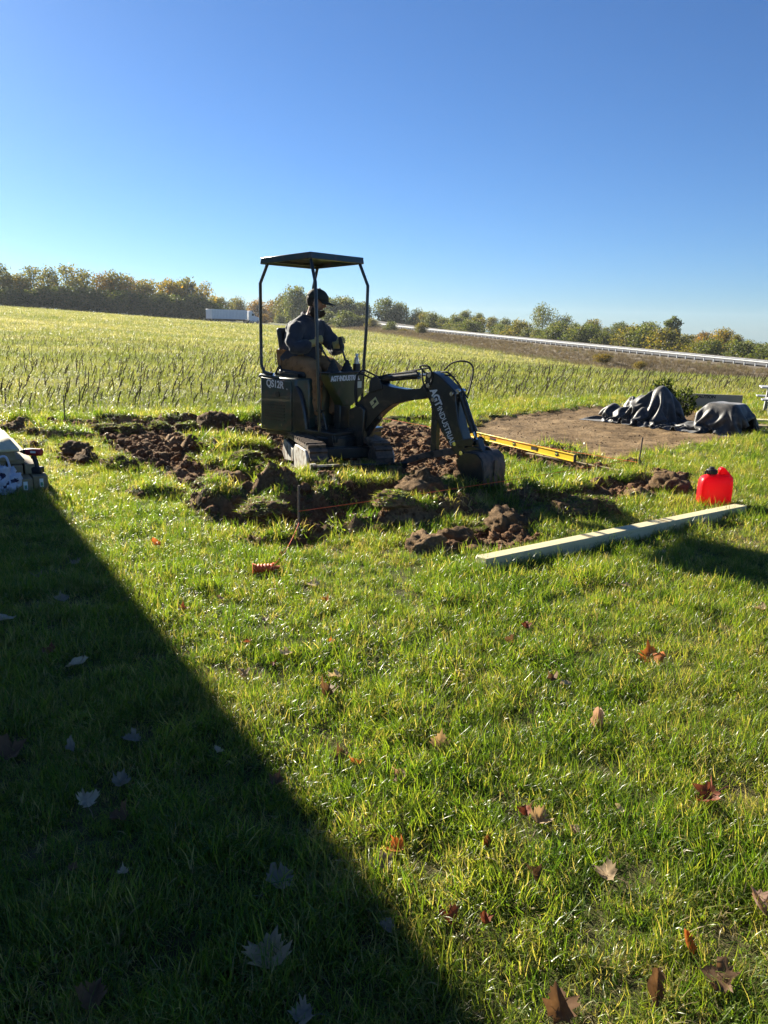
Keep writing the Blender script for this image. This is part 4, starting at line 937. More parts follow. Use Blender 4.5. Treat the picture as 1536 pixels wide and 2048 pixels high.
# --- canopy
can_ = empty('canopy', (0, 0, 0)); can_.parent = EX
x0, x1, y0, y1 = -.585, .225, -.43, .43
def roof_z(x): return 2.225 + .035 * (x - x0) / (x1 - x0)
b = MB(); nx_, ny_ = 10, 8; V = []; 
for i in range(nx_ + 1):
    for j in range(ny_ + 1):
        u, v = i / nx_, j / ny_; x, y = x0 + (x1 - x0) * u, y0 + (y1 - y0) * v
        crown = .010 * (1 - (2 * u - 1) ** 4) * (1 - (2 * v - 1) ** 4); V.append((x, y, roof_z(x) + .035 + crown))
b.add(V, [(i * (ny_ + 1) + j, (i + 1) * (ny_ + 1) + j, (i + 1) * (ny_ + 1) + j + 1, i * (ny_ + 1) + j + 1) for i in range(nx_) for j in range(ny_)])
rf = b.build('roof', M_GREEN, can_)
so = rf.modifiers.new('thick', 'SOLIDIFY'); so.thickness = .02
b = MB()
for (ax, ay), (bx, by) in (((x0, y0), (x1, y0)), ((x1, y0), (x1, y1)), ((x1, y1), (x0, y1)), ((x0, y1), (x0, y0))):
    t = V3(bx - ax, by - ay, 0).normalized(); nn = V3(t.y, -t.x, 0)
    q = []
    for (px_, py_) in ((ax, ay), (bx, by)):
        z = roof_z(px_); p = V3(px_, py_, 0)
        q += [p + V3(0, 0, z + .04), p + nn * .015 + V3(0, 0, z - .035), p - nn * .004 + V3(0, 0, z - .035), p - nn * .02 + V3(0, 0, z + .03)]
    b.add(q, [(0, 4, 5, 1), (1, 5, 6, 2), (2, 6, 7, 3), (3, 7, 4, 0), (0, 1, 2, 3), (4, 7, 6, 5)])
b.build('roof_lip', M_GREEN, can_, bevel=.008)
posts = [[(-.50, -.40, 2.20), (-.60, -.43, 1.98), (-.605, -.43, 1.40), (-.605, -.43, 1.06), (-.57, -.42, .97), (-.44, -.41, .955)],
         [(-.50, .40, 2.20), (-.60, .43, 1.98), (-.605, .43, 1.40), (-.605, .43, 1.06), (-.57, .42, .97), (-.44, .41, .955)],
         [(.20, -.40, 2.22), (.30, -.43, 1.98), (.33, -.435, 1.4), (.35, -.43, .8), (.36, -.42, .36)],
         [(.20, .40, 2.22), (.30, .43, 1.98), (.285, .43, 1.5), (.265, .41, 1.0), (.26, .40, .70), (.26, .40, .36)]]
for P in posts: b = MB(); b.tube(P, .019, 10); b.build('post', M_BLACK, can_)
for x in (-.46, .12): b = MB(); b.box((x, 0, roof_z(x) - .005), (.04, .84, .03)); b.build('cross_bar', M_BLACK, can_)

# --- boom, arm, bucket
bm_ = empty('boom', (0, 0, 0)); bm_.parent = EX
b = MB(); b.prism([(.50, .20), (.72, .20), (.74, .62), (.66, .66), (.50, .60)], -.10, .10); b.build('swing_post', M_BLACK, EX, bevel=.015)
upper = [(.50, .56), (.62, .70), (.745, .79), (.86, .90), (.93, .925), (1.10, .888), (1.31, .878), (1.49, .90), (1.58, .985), (1.66, 1.02)]
lower = [(1.68, .90), (1.60, .82), (1.52, .79), (1.32, .757), (1.12, .703), (.97, .605), (.86, .505), (.72, .36), (.58, .27), (.50, .36)]
b = MB(); b.prism(upper + lower, -.065, .065); b.build('boom_beam', M_BLACK, bm_, bevel=.008)
for s_ in (-1, 1):
    b = MB(); b.prism([(.78, .80), (.80, .95), (.88, 1.0), (.95, .96), (.98, .86)], s_ * .075 - .008, s_ * .075 + .008); b.build('cylinder_lug', M_BLACK, bm_, bevel=.004)
b = MB(); b.box((.86, -.0668, .70), (.105, .003, .085), Matrix.Rotation(R(-38), 3, 'Y')); st_ = b.build('warning_sticker', M_STICK, bm_)
b = MB(); b.box((.872, -.0690, .715), (.036, .002, .034), Matrix.Rotation(R(-38), 3, 'Y')); b.box((.842, -.0690, .672), (.060, .002, .010), Matrix.Rotation(R(-38), 3, 'Y')); b.build('sticker_mark', M_RUBBER, st_)
def ram(name, p0, p1, split, r0, r1, y=0.0):
    p0, p1 = V3(p0[0], y, p0[1]), V3(p1[0], y, p1[1]); m = p0 + (p1 - p0) * split
    e = empty(name, p0); e.parent = bm_
    b = MB(); b.cyl((0, 0, 0), m - p0, r0, n=16); b.cyl((m - p0) - (p1 - p0).normalized() * .05, m - p0 + (p1 - p0).normalized() * .012, r0 * 1.15, n=16); b.build('barrel', M_BLACK, e)
    b = MB(); b.cyl(m - p0, p1 - p0, r1, n=12); b.build('rod', M_STEEL, e)
    b = MB()
    for q in (p0, p1): b.cyl(q - p0 + V3(0, -.06, 0), q - p0 + V3(0, .06, 0), r0 * .75, n=14)
    b.build('pin', M_STEEL, e); return e
ram('arm_cylinder', (.87, .955), (1.62, 1.055), .72, .034, .016)
ram('boom_cylinder', (.60, .20), (.99, .665), .7, .034, .016)
# arm
arm = empty('arm', (0, 0, 0)); arm.parent = EX
ap = [(1.56, .98), (1.57, 1.075), (1.66, 1.085), (1.74, 1.05), (1.88, .955), (1.955, .895), (1.965, .80), (2.005, .60), (2.10, .38), (2.10, .26), (2.03, .235), (1.95, .29), (1.78, .50), (1.68, .69), (1.58, .86)]
b = MB(); b.prism(ap, -.075, .075); b.build('arm_beam', M_BLACK, arm, bevel=.008)
A0, A1 = V3(1.715, -.0765, .86), V3(1.965, -.0765, .385)
d = (A1 - A0).normalized(); up_ = V3(-d.z, 0, d.x)
if up_.x < 0: up_ = -up_
def on_arm(s_, off): return A0 + (A1 - A0) * s_ + up_ * off
text_mesh('brand_lettering', 'AGT·', .118, M_LETTER, arm, frame_m(on_arm(.085, -.022), d, up_), .001, .80, .005)
text_mesh('brand_lettering', 'INDUSTRIAL', .094, M_LETTER, arm, frame_m(on_arm(.645, -.026), d, up_), .001, .80, .001)
for x, z in ((1.63, 1.045), (1.62, .94), (1.92, .875), (1.985, .37), (2.07, .285), (1.69, .80)): b = MB(); b.cyl((x, -.10, z), (x, .10, z), .022, n=14); b.build('pivot_pin', M_STEEL, arm)
ram('bucket_cylinder', (1.965, .90), (2.20, .40), .78, .036, .017)
# thumb with its strut under the arm
th_ = empty('thumb', (0, 0, 0)); th_.parent = EX
b = MB(); b.box((1.667, 0, .46), (.07, .075, .50)); b.cyl((1.667, -.05, .72), (1.667, .05, .72), .035, n=14); b.cyl((1.667, -.05, .22), (1.667, .05, .22), .035, n=14); b.build('strut', M_BLACK, th_, bevel=.006)
b = MB(); b.prism([(2.04, .345), (2.06, .28), (1.72, .19), (1.55, .16), (1.36, .085), (1.26, .07), (1.28, .11), (1.42, .175), (1.60, .235)], -.05, .05); b.build('tine', M_MUDDY, th_, bevel=.006)
# linkage
b = MB()
for s_ in (-1, 1):
    y = s_ * .092; b.prism([(1.985, .40), (2.0, .35), (2.2, .37), (2.22, .43), (2.19, .45)], y - .008, y + .008)
b.build('link_plate', M_BLACK, arm, bevel=.004)
b = MB(); b.prism([(2.16, .42), (2.23, .44), (2.30, .30), (2.27, .25), (2.22, .27)], -.05, .05); b.build('tipping_link', M_BLACK, arm, bevel=.01)
# bucket
bu = empty('bucket', (2.08, 0, .25)); bu.parent = EX
def bk(x, z): return (x - 2.08, z - .25)
outer = [(2.10, .24), (2.20, .325), (2.33, .325), (2.40, .27), (2.425, .17), (2.425, .02), (2.405, -.10), (2.385, -.16)]
inner = [(x - .02 if x > 2.15 else x, z - (.015 if z > .2 else 0)) for x, z in outer]
W2 = .20
b = MB(); no = len(outer); V = []
for y in (-W2, W2): V += [(bk(x, z)[0], y, bk(x, z)[1]) for x, z in outer]
for y in (-W2, W2): V += [(bk(x, z)[0], y, bk(x, z)[1]) for x, z in inner]
F = []
for i in range(no - 1): F.append((i, i + 1, no + i + 1, no + i)); F.append((2 * no + i, 3 * no + i, 3 * no + i + 1, 2 * no + i + 1))
F += [(no - 1, 2 * no - 1, 4 * no - 1, 3 * no - 1), (0, 2 * no, 3 * no, no)]
b.add(V, F); b.build('shell', M_MUDDY, bu, ang=40)
for s_ in (-1, 1):
    b = MB(); b.prism([bk(*q) for q in [(2.09, .23), (2.20, .32), (2.33, .32), (2.395, .265), (2.42, .17), (2.42, .02), (2.385, -.13), (2.30, -.10), (2.12, .14)]], s_ * W2 - .012, s_ * W2 + .012); b.build('cheek', M_BLACK, bu, bevel=.004)
    b = MB(); b.prism([bk(*q) for q in [(2.09, .24), (2.10, .34), (2.17, .37), (2.30, .355), (2.34, .32)]], s_ * .07 - .01, s_ * .07 + .01); b.build('ear', M_BLACK, bu, bevel=.004)
tm_ = MB(); tm_.prism([(0, 0), (.035, .01), (.012, -.09), (.0, -.095)], -.022, .022); TM = tm_.mesh('tooth', M_MUDDY, smooth=False)
for y in (-.17, -.057, .057, .17): x, z = bk(2.368, -.135); link('tooth', TM, bu, (x, y, z))
b = MB(); b.box((bk(2.437, .0)[0], 0, bk(0, .0)[1]), (.006, .34, .02)); b.box((bk(2.434, .12)[0], 0, bk(0, .12)[1]), (.008, .05, .26)); b.build('wear_strip', M_MUDDY, bu)
# hoses
hoses = [[(.60, -.06, .50), (.58, -.08, .80), (.60, -.07, .98), (.68, -.06, 1.00), (.80, -.05, .965), (.92, -.04, .99)],
         [(.56, .0, .50), (.55, -.02, .9), (.62, -.02, 1.04), (.74, -.01, 1.02), (.86, -.01, .985), (.98, .01, 1.0)],
         [(.92, -.04, .99), (1.05, -.045, 1.02), (1.30, -.045, 1.055), (1.42, -.045, 1.07), (1.44, -.045, 1.04)],
         [(.98, .03, 1.0), (1.20, .03, 1.05), (1.40, .03, 1.09), (1.52, .03, 1.11), (1.55, .03, 1.09)],
         [(1.55, -.05, 1.06), (1.50, -.085, 1.13), (1.62, -.085, 1.13), (1.66, -.085, 1.02), (1.63, -.08, .93)],
         [(1.52, -.07, 1.10), (1.54, -.09, 1.0), (1.60, -.09, .88), (1.60, -.09, .90)],
         [(1.72, .04, 1.10), (1.80, .05, 1.17), (1.92, .05, 1.20), (2.03, .05, 1.185), (2.075, .05, 1.12), (2.06, .045, .98), (2.03, .04, .86)],
         [(1.74, -.04, 1.08), (1.84, -.05, 1.08), (1.96, -.05, .99), (2.03, -.05, .90), (2.06, -.05, .80)],
         [(1.76, .0, 1.05), (1.86, .0, 1.04), (1.97, .0, .93), (2.06, .0, .84)],
         [(2.06, -.05, .80), (2.13, -.05, .66), (2.20, -.05, .53), (2.215, -.05, .47), (2.19, -.045, .44)]]
for P in hoses: b = MB(); b.tube(P, .0095, 7, 6); b.build('hydraulic_hose', M_RUBBER, EX)
b = MB(); b.tube([(.62, .04, .22), (.70, .05, .05), (.66, .05, -.0), (.60, .04, .18)], .009, 7, 6); b.build('hydraulic_hose', M_RUBBER, EX)

# bottle standing in the cup holder
bot = empty('water_bottle', EX.matrix_basis @ V3(.38, .165, 1.03), 0, 1, 'small clear bottle with white cap in the console holder', 'bottle')
M_PLAST = mat_basic('clear_plastic', (.70, .74, .76), .15, var=.05, bump=0, trans=.5)
b = MB(); b.lathe([(.028, 0), (.030, .01), (.030, .10), (.026, .12), (.014, .14), (.013, .15)], n=16); b.build('bottle_body', M_PLAST, bot)
b = MB(); b.lathe([(.017, .148), (.017, .172), (.015, .175)], n=14); b.build('cap', M_WHITE, bot)

# ================================================================== the operator
M_SKIN = mat_basic('skin', (.36, .20, .14), .55, var=.12, scale=12, bump=.05)
M_JACK = mat_basic('navy_fleece', (.036, .041, .055), .8, var=.25, scale=14, bump=.25, bscale=30, sheen=.25, spec=.2)
M_DUCK = mat_basic('brown_canvas', (.33, .175, .080), .85, var=.18, scale=10, bump=.25, bscale=30, spec=.15, dirt=(.10, .06, .03), dirt_amt=.2)
M_BOOT = mat_basic('brown_leather', (.050, .030, .020), .65, var=.3, scale=12, bump=.2, dirt=(.10, .07, .045), dirt_amt=.5)
M_GLOVE = mat_basic('yellow_work_glove', (.46, .38, .12), .8, var=.2, scale=16, bump=.2, col2=(.40, .34, .16))
M_CAP = mat_basic('dark_cap_cloth', (.022, .026, .022), .8, var=.2, scale=16, bump=.15)
M_HAIR = mat_basic('dark_beard', (.030, .020, .014), .8, var=.3, scale=60, bump=.6, bscale=120)
M_EYE = mat_basic('eye', (.6, .58, .55), .2, var=.03, bump=0)
OP = empty('person', EX.location, EX_A, EX_S, 'seated person in dark jacket, brown trousers, cap and yellow gloves working levers', 'person')


def skin(name, pts, edges, mat, parent, levels=2, root=0, wrinkle=0.0, wscale=.12):
    me = bpy.data.meshes.new(name); bm = bmesh.new(); ly = bm.verts.layers.skin.verify()
    vs = []
    for i, (p, r) in enumerate(pts):
        v = bm.verts.new(p); v[ly].radius = r if isinstance(r, tuple) else (r, r); v[ly].use_root = (i == root); vs.append(v)
    for i, j in edges: bm.edges.new((vs[i], vs[j]))
    bm.to_mesh(me); bm.free(); me.materials.append(mat)
    o = link(name, me, parent); k = o.modifiers.new('skin', 'SKIN'); k.use_smooth_shade = True; k.branch_smoothing = .6
    s_ = o.modifiers.new('sub', 'SUBSURF'); s_.levels = levels; s_.render_levels = levels
    if wrinkle:
        tx = bpy.data.textures.new(name + '_folds', 'CLOUDS'); tx.noise_scale = wscale; tx.noise_depth = 3
        dm = o.modifiers.new('folds', 'DISPLACE'); dm.texture = tx; dm.strength = wrinkle; dm.mid_level = .5
    return o
def chain(P, links): return P, links
cyb = -.05
# body: one continuous figure under the clothes
B = [((-.36, cyb, 1.08), (.14, .15)), ((-.33, cyb, 1.22), (.13, .15)), ((-.27, cyb, 1.40), (.12, .16)), ((-.20, cyb, 1.54), (.10, .14)), ((-.155, cyb, 1.64), .060), ((-.12, cyb, 1.70), (.075, .066)), ((-.095, cyb, 1.78), (.100, .080)), ((-.105, cyb, 1.86), (.088, .072)), ((-.11, cyb, 1.90), .045),
     ((-.20, -.22, 1.50), .050), ((-.14, -.33, 1.25), .034), ((.02, -.19, 1.325), .026), ((-.20, .12, 1.50), .050), ((-.03, .245, 1.24), .034), ((.185, .04, 1.31), .026),
     ((-.35, -.15, 1.05), .10), ((.0, -.18, 1.06), .068), ((.03, -.17, .50), .045), ((.05, -.17, .44), .045), ((.16, -.18, .405), .038),
     ((-.35, .06, 1.05), .10), ((.03, .11, 1.05), .068), ((.12, .09, .50), .045), ((.14, .09, .44), .045), ((.25, .09, .405), .038),
     ((-.005, cyb, 1.785), .016), ((.012, cyb, 1.772), .013)]
Ed = [(0, 1), (1, 2), (2, 3), (3, 4), (4, 5), (5, 6), (6, 7), (7, 8), (3, 9), (9, 10), (10, 11), (3, 12), (12, 13), (13, 14), (0, 15), (15, 16), (16, 17), (17, 18), (18, 19), (0, 20), (20, 21), (21, 22), (22, 23), (23, 24), (6, 25), (25, 26)]
HC = Vector((-.105, cyb, 1.78))
HT = Matrix.Translation(HC + Vector((.03, 0, -.015))) @ Matrix.Rotation(R(34), 4, 'Z') @ Matrix.Rotation(R(14), 4, 'Y') @ Matrix.Scale(1.12, 4) @ Matrix.Translation(-HC)
for i in (5, 6, 7, 8, 25, 26): B[i] = (tuple(HT @ Vector(B[i][0])), B[i][1])
n_before = set(o.name for o in bpy.data.objects)
body = skin('body', B, Ed, M_SKIN, OP)
for s_ in (-1, 1):
    b = MB(); b.lathe([(.002, -.010), (.010, -.007), (.012, 0), (.010, .007), (.002, .010)], (-.022, cyb + s_ * .032, 1.797), 10); b.build('eye', M_EYE, OP)
    b = MB(); b.lathe([(.006, -.010), (.020, -.006), (.026, .0), (.020, .006), (.006, .010)], (-.105, cyb + s_ * .078, 1.785), 12, Matrix.Rotation(R(90), 3, 'X') @ Matrix.Diagonal((.75, 1.25, 1))); b.build('ear', M_SKIN, OP)
b = MB(); b.box((-.004, cyb, 1.738), (.014, .045, .010)); b.build('mouth', mat_basic('lip', (.26, .12, .09), .5, bump=0), OP, bevel=.004)
# beard and hair: shells round jaw and nape
def shell(name, mat, c, rad, keep, amp=.05, seed=1, sub=4):
    bm = bmesh.new(); bmesh.ops.create_icosphere(bm, subdivisions=sub, radius=1); o = Vector((seed, seed * 2, 3))
    for v in bm.verts:
        d = v.co.copy(); v.co = Vector((d.x * rad[0], d.y * rad[1], d.z * rad[2])) * (1 + amp * noise.noise(d * 5 + o)) + Vector(c)
    dl = [v for v in bm.verts if not keep(v.co - Vector(c))]; bmesh.ops.delete(bm, geom=dl, context='VERTS')
    me = bpy.data.meshes.new(name); bm.to_mesh(me); bm.free(); me.materials.append(mat); me.polygons.foreach_set('use_smooth', [True] * len(me.polygons))
    o_ = link(name, me, OP); sl = o_.modifiers.new('thick', 'SOLIDIFY'); sl.thickness = .006; return o_
shell('beard', M_HAIR, (-.075, cyb, 1.735), (.098, .084, .095), lambda q: q.z < .0 + max(0, -q.x) * .5 and q.x > -.05 + q.z * .5, .14, 3)
shell('hair', M_HAIR, (-.105, cyb, 1.815), (.108, .090, .10), lambda q: q.x < -.005 and q.z > -.075, .06, 5)
cap = shell('cap', M_CAP, (-.10, cyb, 1.83), (.118, .099, .105), lambda q: q.z > -.004 + q.x * -.05, .02, 8)
b = MB(); nseg = 12; V = []
for i in range(nseg + 1):
    a = -1.25 + 2.5 * i / nseg; ca, sa = math.cos(a), math.sin(a)
    V += [(-.10 + .108 * ca, cyb + .092 * sa, 1.832), (-.10 + .108 * ca + .095 * max(0, ca) ** .6, cyb + .095 * sa, 1.822 - .012 * sa * sa - .008)]
b.add(V, [(2 * i, 2 * i + 1, 2 * i + 3, 2 * i + 2) for i in range(nseg)]); br_ = b.build('brim', M_CAP, cap); so = br_.modifiers.new('t', 'SOLIDIFY'); so.thickness = .008
b = MB(); b.lathe([(.010, 0), (.008, .006), (.002, .008)], (-.10, cyb, 1.934), 10); b.build('cap_button', M_CAP, cap)
for o in list(OP.children) + list(cap.children):
    if o.name.split('.')[0] in ('eye', 'ear', 'mouth', 'beard', 'hair', 'cap', 'brim', 'cap_button'): o.data.transform(HT)
# clothes
J = [((-.41, cyb, 1.02), (.255, .285)), ((-.37, cyb, 1.18), (.255, .285)), ((-.29, cyb, 1.36), (.235, .285)), ((-.21, cyb, 1.50), (.175, .235)), ((-.165, cyb, 1.60), (.105, .11)), ((-.145, cyb, 1.635), (.090, .092)),
     ((-.20, -.235, 1.50), .125), ((-.19, -.31, 1.38), .112), ((-.14, -.335, 1.25), .100), ((-.05, -.26, 1.275), .088), ((.02, -.19, 1.325), .066), ((-.20, .135, 1.50), .125), ((-.14, .22, 1.37), .108), ((-.03, .245, 1.24), .096), ((.10, .14, 1.265), .084), ((.185, .04, 1.31), .066)]
JE = [(0, 1), (1, 2), (2, 3), (3, 4), (4, 5), (3, 6), (6, 7), (7, 8), (8, 9), (9, 10), (3, 11), (11, 12), (12, 13), (13, 14), (14, 15)]
skin('jacket', J, JE, M_JACK, OP, 3, 0, .06, .10)
b = MB(); b.tube([(-.18 + .085 * math.cos(a), cyb + .082 * math.sin(a), 1.625 + .03 * -math.cos(a)) for a in [2 * math.pi * k / 14 for k in range(15)]], .022, 8); b.build('collar', M_JACK, OP)
T = [((-.36, cyb, 1.07), (.18, .20)), ((-.33, -.165, 1.05), .142), ((-.15, -.185, 1.065), .132), ((.0, -.19, 1.055), .120), ((.035, -.185, .96), .110), ((.03, -.18, .75), .100), ((.03, -.17, .56), .088), ((.035, -.17, .485), .094),
     ((-.33, .07, 1.05), .142), ((-.14, .10, 1.06), .132), ((.03, .12, 1.05), .118), ((.07, .12, .95), .108), ((.10, .11, .75), .098), ((.12, .09, .56), .086), ((.12, .09, .485), .092)]
skin('trousers', T, [(0, 1), (1, 2), (2, 3), (3, 4), (4, 5), (5, 6), (6, 7), (0, 8), (8, 9), (9, 10), (10, 11), (11, 12), (12, 13), (13, 14)], M_DUCK, OP, 3, 0, .035, .07)
for dx, y in ((.0, -.172), (.09, .09)):
    skin('boot', [((.03 + dx, y, .52), .052), ((.035 + dx, y, .45), .056), ((.06 + dx, y, .415), (.050, .052)), ((.14 + dx, y - .005, .408), (.040, .050)), ((.205 + dx, y - .01, .402), (.032, .046))], [(0, 1), (1, 2), (2, 3), (3, 4)], M_BOOT, OP, 2, 1)
    b = MB(); b.prism([(-.03 + dx, y - .045), (.02 + dx, y - .05), (.15 + dx, y - .055), (.235 + dx, y - .03), (.235 + dx, y + .02), (.15 + dx, y + .045), (.02 + dx, y + .045), (-.03 + dx, y + .035)], .363, .385, 'xy'); b.build('sole', M_RUBBER, OP, bevel=.006)
def glove(wrist, palm, grip_axis, side, mat):
    """a gloved hand closed round a lever: palm beside the grip, four fingers curling round it, thumb over the other side"""
    w, p = V3(*wrist), V3(*palm); ga = V3(*grip_axis).normalized(); fwd = (p - w).normalized()
    lat = ga; nrm = fwd.cross(lat).normalized() * side
    e = empty('glove', w); e.parent = OP
    q = lambda v: v - w
    pts = [(q(w - fwd * .03), .042), (q(w + fwd * .01), .040), (q(p), (.046, .030))]
    skin('palm', [(tuple(a), r) for a, r in pts], [(0, 1), (1, 2)], mat, e, 2, 1)
    for k in range(4):
        off = (k - 1.5) * .021; L = (.9, 1.0, .95, .75)[k]; a0 = p + lat * off + fwd * .005
        c = [a0, a0 + fwd * .035 * L + nrm * .004, a0 + fwd * .055 * L - nrm * .022 * L, a0 + fwd * .040 * L - nrm * .046 * L, a0 + fwd * .014 - nrm * .050 * L]
        skin('finger', [(tuple(q(x)), r) for x, r in zip(c, (.012, .0118, .0112, .0105, .0095))], [(0, 1), (1, 2), (2, 3), (3, 4)], mat, e, 1, 0)
    t0 = w + fwd * .02 + lat * .030; c = [t0, t0 + fwd * .025 + lat * .022 - nrm * .010, t0 + fwd * .045 + lat * .020 - nrm * .030, t0 + fwd * .055 + lat * .008 - nrm * .045]
    skin('thumb', [(tuple(q(x)), r) for x, r in zip(c, (.014, .0135, .012, .010))], [(0, 1), (1, 2), (2, 3)], mat, e, 1, 0)
glove((.03, -.185, 1.33), (.095, -.165, 1.355), (-.25, .15, 1), -1, M_GLOVE)
glove((.19, .032, 1.315), (.25, .012, 1.345), (-.2, -.1, 1), 1, M_GLOVE)
# ================================================================== clods of turf and soil
M_TURF = soil_material('clod_soil', (.065, .040, .020), (.135, .084, .042), (.24, .158, .085))
def clod_mesh(seed, lobes=5):
    bm = bmesh.new(); bmesh.ops.create_icosphere(bm, subdivisions=4, radius=1); o = Vector((seed * 5.1, seed * 2.3, seed * 9.7)); r = random.Random(seed)
    dirs = [Vector((r.gauss(0, 1), r.gauss(0, 1), r.gauss(0, .6))).normalized() for _ in range(lobes)]
    for v in bm.verts:
        d = v.co.normalized(); q = .74 + .22 * max(0, max(d.dot(e) for e in dirs)) ** 3
        q += .30 * noise.fractal(d * 1.5 + o, .8, 2.0, 3) + .13 * noise.fractal(d * 5 + o, .8, 2.1, 4) + .06 * abs(noise.noise(d * 13 + o))
        v.co = d * q
        if v.co.z < 0: v.co.z *= .35
    me = bpy.data.meshes.new('clod'); bm.to_mesh(me); bm.free(); me.materials.append(M_TURF); me.polygons.foreach_set('use_smooth', [True] * len(me.polygons)); return me
CLM = [clod_mesh(k + 1) for k in range(9)]
# grass caps: tufts on the upper faces of a clod, joined into one mesh per clod shape
M_SODGRASS = mat_leafy('sod_grass', G_STOPS, .45, .4, attr='blade', attr_type='GEOMETRY', tboost=(1.6, 1.6, .6))
def cap_mesh(cm, seed):
    r = random.Random(seed); V = []; F = []; bl = []; ps = [p for p in cm.polygons if p.normal.z > .2]
    if not ps: return None
    for q in range(900):
        p = r.choice(ps); c = p.center; nrm = (p.normal + Vector((r.gauss(0, .5), r.gauss(0, .5), .5))).normalized(); h = r.uniform(.10, .32); w = .014
        s_ = nrm.orthogonal().normalized(); s_ = Matrix.Rotation(r.random() * 6.28, 3, nrm) @ s_; bend = Vector((r.gauss(0, .5), r.gauss(0, .5), -.25)) * h
        n0 = len(V); V += [c - s_ * w, c + s_ * w, c + nrm * h * .55 + bend * .25 - s_ * w * .7, c + nrm * h * .55 + bend * .25 + s_ * w * .7, c + nrm * h + bend]; F += [(n0, n0 + 1, n0 + 3, n0 + 2), (n0 + 2, n0 + 3, n0 + 4)]; t = min(1, max(0, r.gauss(.60, .2))); bl += [t] * 5
    me = bpy.data.meshes.new('grass_cap'); me.from_pydata([tuple(v) for v in V], [], F); me.materials.append(M_SODGRASS); a = me.attributes.new('blade', 'FLOAT', 'POINT'); a.data.foreach_set('value', bl); return me
CAPM = [cap_mesh(m, k) for k, m in enumerate(CLM)]
# (px, py of the foot, width px, height px, grassy, label)
CLODS = [(232, 945, 84, 58, 1, 'dark round turf clod with a grass top standing alone on the lawn'), (168, 925, 60, 34, 0, 'brown lump of soil beside the lone dark turf clod'), (150, 906, 56, 30, 0, 'upper brown soil lump behind the stepped pair on the lawn'),
    (255, 868, 52, 36, 1, 'dark turf clod at the back of the furrow strip'), (205, 862, 50, 22, 1, 'low turf clod near the rod at the field edge'), (318, 862, 44, 30, 1, 'small turf clod inside the back furrow'), (372, 860, 40, 28, 1, 'turf clod beside the large mound left of the hood'),
    (432, 858, 72, 50, 0, 'large dark soil mound by the rear hood of the excavator'), (475, 872, 60, 26, 0, 'low soil lump between the large mound and the hood'), (120, 876, 80, 30, 1, 'grassy dark turf slab beyond the timber pile'), (30, 862, 60, 30, 0, 'dark soil heap past the end of the pale boards'),
    (420, 902, 64, 42, 1, 'turf clod at the upper side of the grassy middle strip'), (490, 925, 66, 36, 1, 'turf clod in front of the track'), (400, 975, 50, 26, 1, 'turf clod at the lower end of the furrow strip'), (300, 992, 44, 26, 1, 'small turf clod below the lone dark clod'),
    (520, 1030, 100, 52, 1, 'wide turf flap with a shadowed face near the front stake'), (455, 965, 56, 28, 0, 'low brown lump behind the wide turf flap'), (625, 1010, 96, 50, 1, 'turf flap in the middle of the front trench'), (720, 985, 80, 40, 1, 'turf clod below the dozer blade'),
    (845, 985, 92, 62, 0, 'large brown soil lump at the tip of the thumb bar'), (790, 1010, 80, 46, 1, 'turf clod between the soil lump and the red string'), (855, 1108, 84, 54, 0, 'loose brown soil heap in front of the trench'), (910, 1090, 70, 44, 0, 'second loose brown heap beside the bucket trench'),
    (1015, 1062, 92, 52, 0, 'dark soil lump below the bucket teeth'), (960, 1070, 60, 34, 1, 'half grassy clod between the loose heaps'), (1190, 1030, 96, 60, 1, 'dark turf clod casting its shadow toward the beam'), (1130, 1032, 60, 34, 0, 'low dark lump beside the shadow casting clod'),
    (1348, 985, 84, 52, 0, 'tall brown soil lump behind the red fuel can'), (1290, 998, 56, 26, 0, 'small crumbly brown lump near the fuel can'), (1270, 934, 34, 22, 0, 'small soil lump at the foot of the right stake'), (1318, 962, 50, 26, 0, 'brown lump behind the tall one by the can'),
    (1122, 905, 50, 26, 1, 'grass clump beside the end of the yellow level'), (725, 868, 60, 26, 0, 'soil lump behind the boom'), (800, 862, 56, 24, 0, 'soil lump at the far edge of the dug ground'), (945, 962, 70, 30, 0, 'soil lump behind the bucket'), (765, 945, 60, 26, 0, 'muddy lump at the end of the dozer blade'), (560, 985, 70, 30, 1, 'turf clod below the near track'), (548, 915, 50, 24, 0, 'muddy lump against the rear of the near track'), (655, 950, 70, 22, 0, 'muddy lump pushed up in front of the near track'), (590, 955, 44, 20, 0, 'small muddy lump under the pale track guard')]
for k, (px, py, w, h, gr_, lab) in enumerate(CLODS):
    p = on_ground(px, py); dist = math.hypot(p.x, p.y, CAM_H); m_px = dist / FPX
    sx = w * m_px * .60; sz = h * m_px * .95
    e = empty('turf_clod' if gr_ else 'soil_lump', (p.x, p.y + sx * .4, p.z + .01), random.random() * 6.28, 1, lab, 'clod', 'clods thrown up by the digging')
    e.scale = (sx, sx * random.uniform(.75, 1.0), max(.05, sz * (.62 if gr_ else .80))); m = k % 9
    link('soil', CLM[m], e)
    if gr_: link('grass_cap', CAPM[m], e)['kind'] = 'stuff'

# ================================================================== things on the lawn
M_PINE = mat_basic('treated_pine', (.27, .215, .125), .75, var=.14, scale=2.2, bump=.12, bscale=22, stretch=(1, 14, 14), spec=.25)
M_PINE2 = mat_basic('pale_board', (.56, .49, .30), .75, var=.12, scale=2.2, bump=.12, bscale=22, stretch=(1, 14, 14), spec=.25)
M_TAG = mat_basic('paper_tag', (.72, .74, .70), .6, var=.05, bump=0)
M_TAGG = mat_basic('green_print', (.08, .26, .16), .6, var=.05, bump=0)
M_RED = mat_basic('red_plastic', (.72, .022, .030), .40, var=.06, scale=5, bump=.03, bscale=80, spec=.4)
